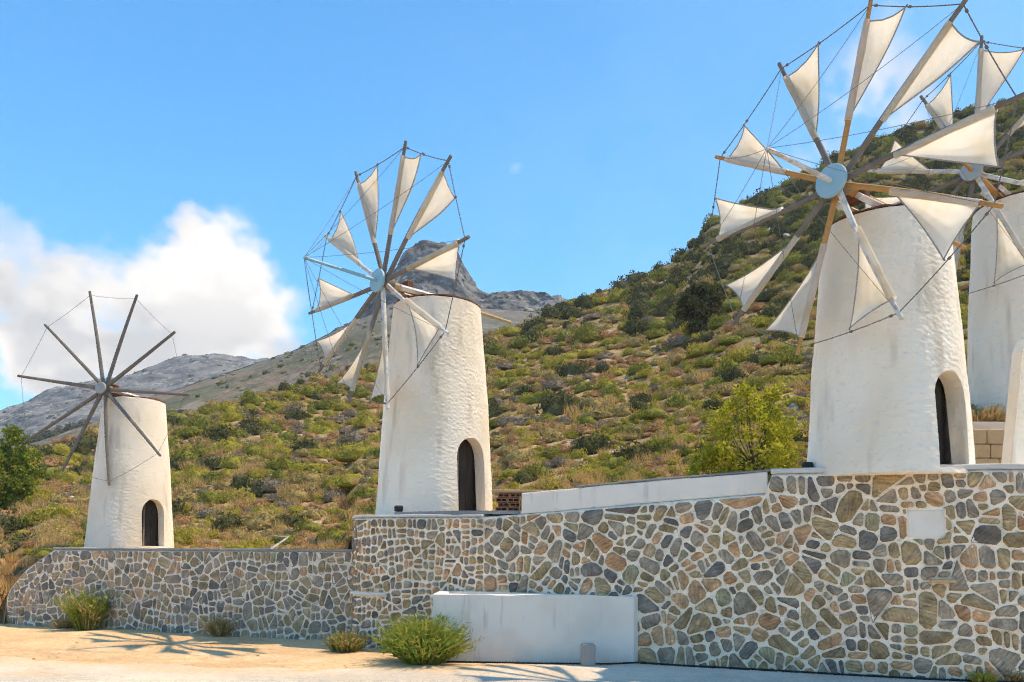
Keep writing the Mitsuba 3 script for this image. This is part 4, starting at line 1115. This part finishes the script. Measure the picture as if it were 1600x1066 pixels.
for i, (x, y, rp) in enumerate(spots):
    if y < interp(x, COL_SKY) + 8: continue
    Y = lookup(x, y); p = hill_point(np.array([x]), np.array([Y]))[0]
    if any(np.hypot(*(p[:2] - c)) < r_ - .2 for c, r_ in keepouts): continue
    r_w = rp * Y / FPX
    k = thing('boulder', f"{'large' if rp > 8 else 'middling' if rp > 5 else 'small'} pale boulder {zone(x, y)}", 'rock'); SPOT[k] = x
    scene[k] = inst(f'group_rock_{i % 4}', p + np.array([0, 0, .12 * r_w]), r_w, rv.uniform(0, 6.28), r_w * rv.uniform(.8, 1.2))

# trees: tapered trunk with limbs, crown of leaf-sized faces round many limb ends
def tree(name, label, cat_, p, h, w, mat, nleaf, leaf, seed, trunk_h=.25, r0=.05, clumps=26, squash=1.0, low=.0):
    rr = np.random.default_rng(seed); key = thing(name, label, cat_)
    p = np.asarray(p, float); ms = []; ends = []
    forks = 5
    top_ = p + np.array([rr.normal(0, .05) * w, rr.normal(0, .05) * w, h * trunk_h])
    ms.append(tube(np.array([p - [0, 0, .1], p * .5 + top_ * .5 + rr.normal(0, .02, 3) * w, top_]), [r0 * 1.3, r0, r0 * .85], 8))
    for k in range(clumps):
        a = rr.uniform(0, 2 * PI); e = rr.uniform(.0, 1) ** .7
        if rr.random() < low: e = rr.uniform(-.12, .3)
        rad = w * math.sqrt(max(1 - (e * 1.7 - .7) ** 2, .05)) * rr.uniform(.45, .92)
        q = p + np.array([math.cos(a) * rad, math.sin(a) * rad, h * (trunk_h * .7 + (1 - trunk_h * .7) * e * .93)])
        mid = top_ * .5 + q * .5 + np.array([0, 0, -.06 * h]) + rr.normal(0, .04, 3) * w
        ms.append(tube(np.array([top_, mid, q]), [r0 * .38, r0 * .22, r0 * .08], 5)); ends.append(q)
        if k % 2: ends.append(mid * .45 + q * .55 + rr.normal(0, .1, 3) * w)
    per = nleaf // len(ends)
    part(key, 'trunk', mikit.ply(cat(ms), 'm_bark', smooth=45))
    Vs = []
    for q in ends:
        V, F = leaf_cloud(rr, per, 1.0, shape='ball', lumps=4, squash=.8)
        cr = w * rr.uniform(.20, .38) * (26 / clumps) ** .3
        c = V.reshape(-1, 3, 3); ctr = c.mean(1, keepdims=True)
        Vs.append(((c - ctr) * leaf + ctr * cr * squash + q).reshape(-1, 3))
    V = np.concatenate(Vs); part(key, 'crown', mikit.ply(tm(V, np.arange(len(V)).reshape(-1, 3)), mat))
    return key
p = hill_point(np.array([1180.]), np.array([14.6]))[0]
tree('young_tree', 'young yellow green tree growing left of the large windmill behind the parapet', 'tree', p + [0, 0, -.1], 1.95, 1.0, 'm_leaf_fig', 6500, .05, 5, .22, .035, 56, low=.18)
p = hill_point(np.array([1098.]), np.array([14.9]))[0]
tree('young_tree', 'low pale yellow leafy sapling left of the young tree behind the parapet', 'sapling', p + [0, 0, -.1], .95, .42, 'm_leaf_fig', 1500, .042, 6, .2, .02, 16)
p = hill_point(np.array([850.]), np.array([15.0]))[0]
tree('young_tree', 'sparse yellow sapling just behind the left end of the parapet', 'sapling', p + [0, 0, -.05], .75, .5, 'm_leaf_yellow', 1300, .035, 7, .2, .018, 16)
Yt = lookup(1098, 518); p = hill_point(np.array([1098.]), np.array([Yt]))[0]
tree('oak_tree', 'dark green round oak alone on the upper slope', 'tree', p, 84 * Yt / FPX, 42 * Yt / FPX, 'm_leaf_dark', 11000, 3.6 * Yt / FPX, 8, .05, .1, 40, low=.35)
Yt = lookup(8, 800); p = hill_point(np.array([8.]), np.array([Yt]))[0]
tree('bushy_tree', 'green bushy tree at the left edge of the slope', 'tree', p - [.1, 0, .1], 136 * Yt / FPX, 58 * Yt / FPX, 'm_leaf_tree', 14000, 3.2 * Yt / FPX, 9, .03, .035, 60, low=.4)

# ridge trees on the skyline of the right slope
RIDGE = [(995, 438, 13), (1105, 360, 12), (1113, 368, 10), (1130, 350, 9), (1160, 330, 11), (1190, 316, 12), (1215, 300, 12), (1245, 288, 13), (1275, 272, 11), (1300, 260, 12), (1332, 246, 12), (1362, 234, 11), (1390, 222, 13), (1418, 215, 11), (1446, 206, 12), (1474, 200, 12), (1505, 196, 13), (1535, 186, 12), (1562, 178, 13), (1590, 170, 12), (1060, 408, 8), (1085, 384, 9), (935, 468, 10), (905, 478, 9)]
for i, (x, y, rp) in enumerate(RIDGE):
    Y = interp(x, COL_YR) * .985; p = hill_point(np.array([float(x)]), np.array([Y]))[0]; s_ = rp * .72 * Y / FPX
    k = thing('ridge_tree', 'dark evergreen on the ridge ' + ('above the middle of the slope' if x < 1000 else 'left of the wheel of the large windmill' if x < 1140 else 'behind the left sails of the large windmill' if x < 1300 else 'behind the right sails of the large windmill' if x < 1480 else 'behind the rightmost windmill'), 'tree'); SPOT[k] = x
    scene[k] = inst(f'group_dark_near_{i % 3}', p - [0, 0, .1], s_, rv.uniform(0, 6.28), s_ * rv.uniform(1.1, 1.6))

# dark trees on the far slope
far_m = far_mesh(SKY_B, 150, 430, 815, 9, 31)
fpx = px_of(far_m.vertices)
FT = [(30, 668, 8), (48, 660, 9), (66, 655, 9), (84, 650, 9), (100, 645, 8), (58, 672, 10), (80, 664, 9), (105, 655, 8), (75, 682, 8), (120, 640, 7), (418, 584, 7), (437, 606, 6), (520, 577, 8), (548, 578, 9), (575, 574, 9), (470, 600, 6), (460, 590, 5), (355, 606, 5), (310, 620, 5), (505, 560, 4), (390, 590, 4), (566, 540, 4)]
for i, (x, y, rp) in enumerate(FT):
    j = int(np.argmin(np.hypot(fpx[:, 0] - x, fpx[:, 1] - y))); p = far_m.vertices[j]; s_ = rp * (1.5 if x < 130 else 1.0) * p[1] / FPX
    k = thing('far_tree', 'dark tree in the far wood behind the left windmill arms' if x < 130 else 'dark tree on the far brown slope ' + ('right of the bare windmill' if x < 430 else 'left of the middle windmill sails' if x < 500 else 'behind the middle windmill sails'), 'tree'); SPOT[k] = x
    scene[k] = inst(f'group_dark_near_{i % 3}', p - [0, 0, .1 * s_], s_, rv.uniform(0, 6.28), s_ * 1.3)

nf = 0
for mesh_, cnt, sc_, kinds, k0 in ((far_m, 700, (1.0, 3.6), ('dark', 'olive', 'green', 'grey'), 1), (far_mesh(SKY_C, 560, 950, 760, 22, 41, m=200, n=700), 900, (1.5, 4.5), ('dark', 'dark', 'grey', 'green'), 2), (far_mesh(SKY_P, 450, 520, 640, 15, 51, back=2.2, x0=440, x1=1060, n=460, m=200, power=.55, freq=.05), 520, (.5, 1.9), ('dark', 'green', 'grey', 'dark'), 3)):
    vv_ = np.array(mesh_.vertices); pj = px_of(vv_)
    ok = np.where((pj[:, 0] > -40) & (pj[:, 0] < 1000) & (pj[:, 1] > 375) & (pj[:, 1] < 720))[0]
    den = meshkit.fbm(np.column_stack([pj[ok] / [60, 25], np.zeros(len(ok))]), 3, k0); ok = ok[den > (.47 if k0 < 3 else .40)]
    for j in rv.choice(ok, cnt, replace=False):
        nf += 1; s_ = rv.uniform(*sc_) * (.5 + .5 * rv.random())
        scene[f'far_scrub__{nf:03d}'] = inst(f'group_{kinds[nf % 4]}_far_{nf % 2}', vv_[j] - [0, 0, .2 * s_], s_, rv.uniform(0, 6.28), s_ * .9)
labels['far_scrub'] = {'label': 'scattered scrub on the far mountain slopes', 'category': 'scrub', 'kind': 'stuff'}

# plants at the foot of the walls
def tussock(label, cat_, p, h, w, mats, n, seed, lean=.55, wid=.012):
    rr = np.random.default_rng(seed); key = thing('tussock', label, cat_)
    p = np.asarray(p, float)
    out = {m_: [] for m_ in mats}
    for k in range(n):
        a = rr.uniform(0, 2 * PI); q = rr.random() ** .6; b = p + np.array([math.cos(a), math.sin(a), 0]) * q * w * .4 * rr.uniform(.3, 1)
        t = q * lean * rr.uniform(.6, 1.3); L = h * rr.uniform(.55, 1.08)
        d = np.array([math.cos(a) * math.sin(t), math.sin(a) * math.sin(t), math.cos(t)])
        sd = np.cross(d, rr.normal(size=3)); sd /= np.linalg.norm(sd)
        m_ = mats[0] if rr.random() < .72 else mats[-1]
        pts_ = [b, b + d * L * .5 + np.array([0, 0, .03 * h]), b + d * L + np.array([math.cos(a), math.sin(a), -.5]) * .08 * h]
        for w0, w1, q0, q1 in ((1, .8, 0, 1), (.8, .1, 1, 2)):
            A_, B_, C_, D_ = pts_[q0] - sd * wid * w0, pts_[q0] + sd * wid * w0, pts_[q1] + sd * wid * w1, pts_[q1] - sd * wid * w1
            out[m_] += [A_, B_, C_, A_, C_, D_]
        # leaflets along the stem
        for _ in range(5):
            f_ = rr.uniform(.25, 1); c = pts_[0] * (1 - f_) + pts_[2] * f_; e = rr.normal(size=3); e /= np.linalg.norm(e); e[2] = abs(e[2])
            out[m_] += [c - sd * wid * 1.1, c + sd * wid * 1.1, c + e * .12 * h]
    for m_, nm in zip(mats, ('leaves', 'dry_stems')):
        V = np.array(out[m_]); part(key, nm, mikit.ply(tm(V, np.arange(len(V)).reshape(-1, 3)), m_))
q = on_ground(660, 1034)
tussock('large leafy green and yellow bush at the left end of the white trough', 'bush', (q[0] + .02, 11.75, 0), 0.74, .80, ('m_leaf_reed', 'm_leaf_yellow'), 800, 1, .95, .014)
tussock('tall light green wispy bush growing against the low grey wall', 'bush', (on_ground(155, 980)[0] + .05, 16.1, 0), 0.80, .55, ('m_leaf_reed', 'm_straw'), 620, 2, .5, .010)
tussock('straw and green clump right of the wispy bush at the low grey wall', 'bush', (*on_ground(345, 992)[:2], 0), 0.36, .5, ('m_straw', 'm_leaf_olive'), 380, 3, .8, .012)
tussock('dark weedy clump in the corner where the low wall meets the bastion', 'weeds', (*on_ground(540, 1018)[:2], 0), .34, .6, ('m_leaf_green', 'm_straw'), 380, 5, .8, .012)
tussock('bright green weed in the bottom right corner below the stone wall', 'weeds', (*on_ground(1535, 1068)[:2], 0), .16, .26, ('m_leaf_fig', 'm_straw'), 160, 7, .9, .012)
tussock('rusty dry weed at the bottom right edge below the stone wall', 'weeds', (*on_ground(1582, 1066)[:2], 0), .2, .34, ('m_straw', 'm_leaf_rust'), 220, 8, .9, .012)
tussock('short dry straw at the left foot of the low grey wall', 'grass', (*on_ground(105, 981)[:2], 0), .22, .6, ('m_straw', 'm_leaf_rust'), 220, 9, .9, .012)
tussock('straw tuft left of the slanting end of the low grey wall', 'grass', (*on_ground(-2, 968)[:2], 0), .75, 1.0, ('m_leaf_rust', 'm_straw'), 260, 10, .9, .014)
tussock('brush growing above the tan block wall at right', 'brush', (at(1545, 655, 15.4)[0], 15.3, 4.05), .5, .9, ('m_leaf_olive', 'm_straw'), 420, 11, .9, .014)
tussock('dry brush on the block wall behind the doorway side of the large windmill', 'brush', (at(1515, 655, 15.4)[0], 15.2, 4.05), .42, .7, ('m_straw', 'm_leaf_rust'), 320, 12, .9, .014)
# dead branch on the bank above the low wall
db = thing('dead_branch', 'bleached dead branch lying on the bank above the low grey wall', 'branch')
b_ = [hill_point(np.array([x]), np.array([Y]))[0] + [0, 0, z_] for x, Y, z_ in ((424, 19.2, .1), (440, 19.6, .28), (452, 19.9, .42))]
b2 = [b_[2], b_[2] + np.array([-.45, .1, .03]), b_[2] + np.array([-.62, .1, .0])]
scene[db] = mikit.ply(cat([tube(np.array(b_), [.035, .028, .02], 6), tube(np.array(b2), [.022, .016, .008], 6)]), 'm_boulder', smooth=45)
# loose pebbles on the sand
rp_ = np.random.default_rng(77); ms = []
for _ in range(420):
    x, y = rp_.uniform(-9, -.5), rp_.uniform(11.2, 15.6)
    if y > np.interp(x, [-11, -2.7], [17.3, 14.4]) - .05: continue
    r_ = rp_.uniform(.004, .014) * (2.2 if rp_.random() < .05 else 1)
    m = trimesh.creation.icosphere(0, r_); v = np.array(m.vertices) * rp_.uniform(.6, 1.2, 3) * np.array([1, 1, .7])
    ms.append(tm(v + np.array([x, y, r_ * .25]), m.faces))
scene['pebbles'] = mikit.ply(cat(ms), 'm_block'); labels['pebbles'] = {'label': 'loose pebbles strewn over the sandy verge', 'category': 'pebbles', 'kind': 'stuff'}
wb_ = thing('white_stone', 'small white stone on the sand at the foot of the low wall', 'stone')
q = on_ground(472, 1001); mm_ = box(.12, .08, .05, (q[0], q[1], .03), .015); scene[wb_] = mikit.ply(mm_, 'm_whitewash')

place_words(list(SPOT), SPOT)
GR = {'shrub': 'shrubs singled out on the hillside', 'boulder': 'pale boulders on the hillside', 'far_tree': 'dark trees on the far slope', 'ridge_tree': 'evergreen trees along the right ridge'}
for k in SPOT: labels[k]['group'] = GR[k.rsplit('_', 1)[0] if k[-3:].isdigit() else k]

# the summer air between here and the mountains
scene['air'] = {'type': 'homogeneous', 'albedo': {'type': 'rgb', 'value': [.95, .95, .95]}, 'sigma_t': {'type': 'rgb', 'value': [1.4e-4, 1.7e-4, 2.1e-4]}}
scene['haze'] = {'type': 'cube', 'to_world': T().translate([0, 0, 148.0]).scale([3300.0, 3300.0, 152.0]), 'bsdf': {'type': 'null'}, 'interior': {'type': 'ref', 'id': 'air'}}
labels['haze'] = {'kind': 'stuff'}
scene['camera']['medium'] = {'type': 'ref', 'id': 'air'}
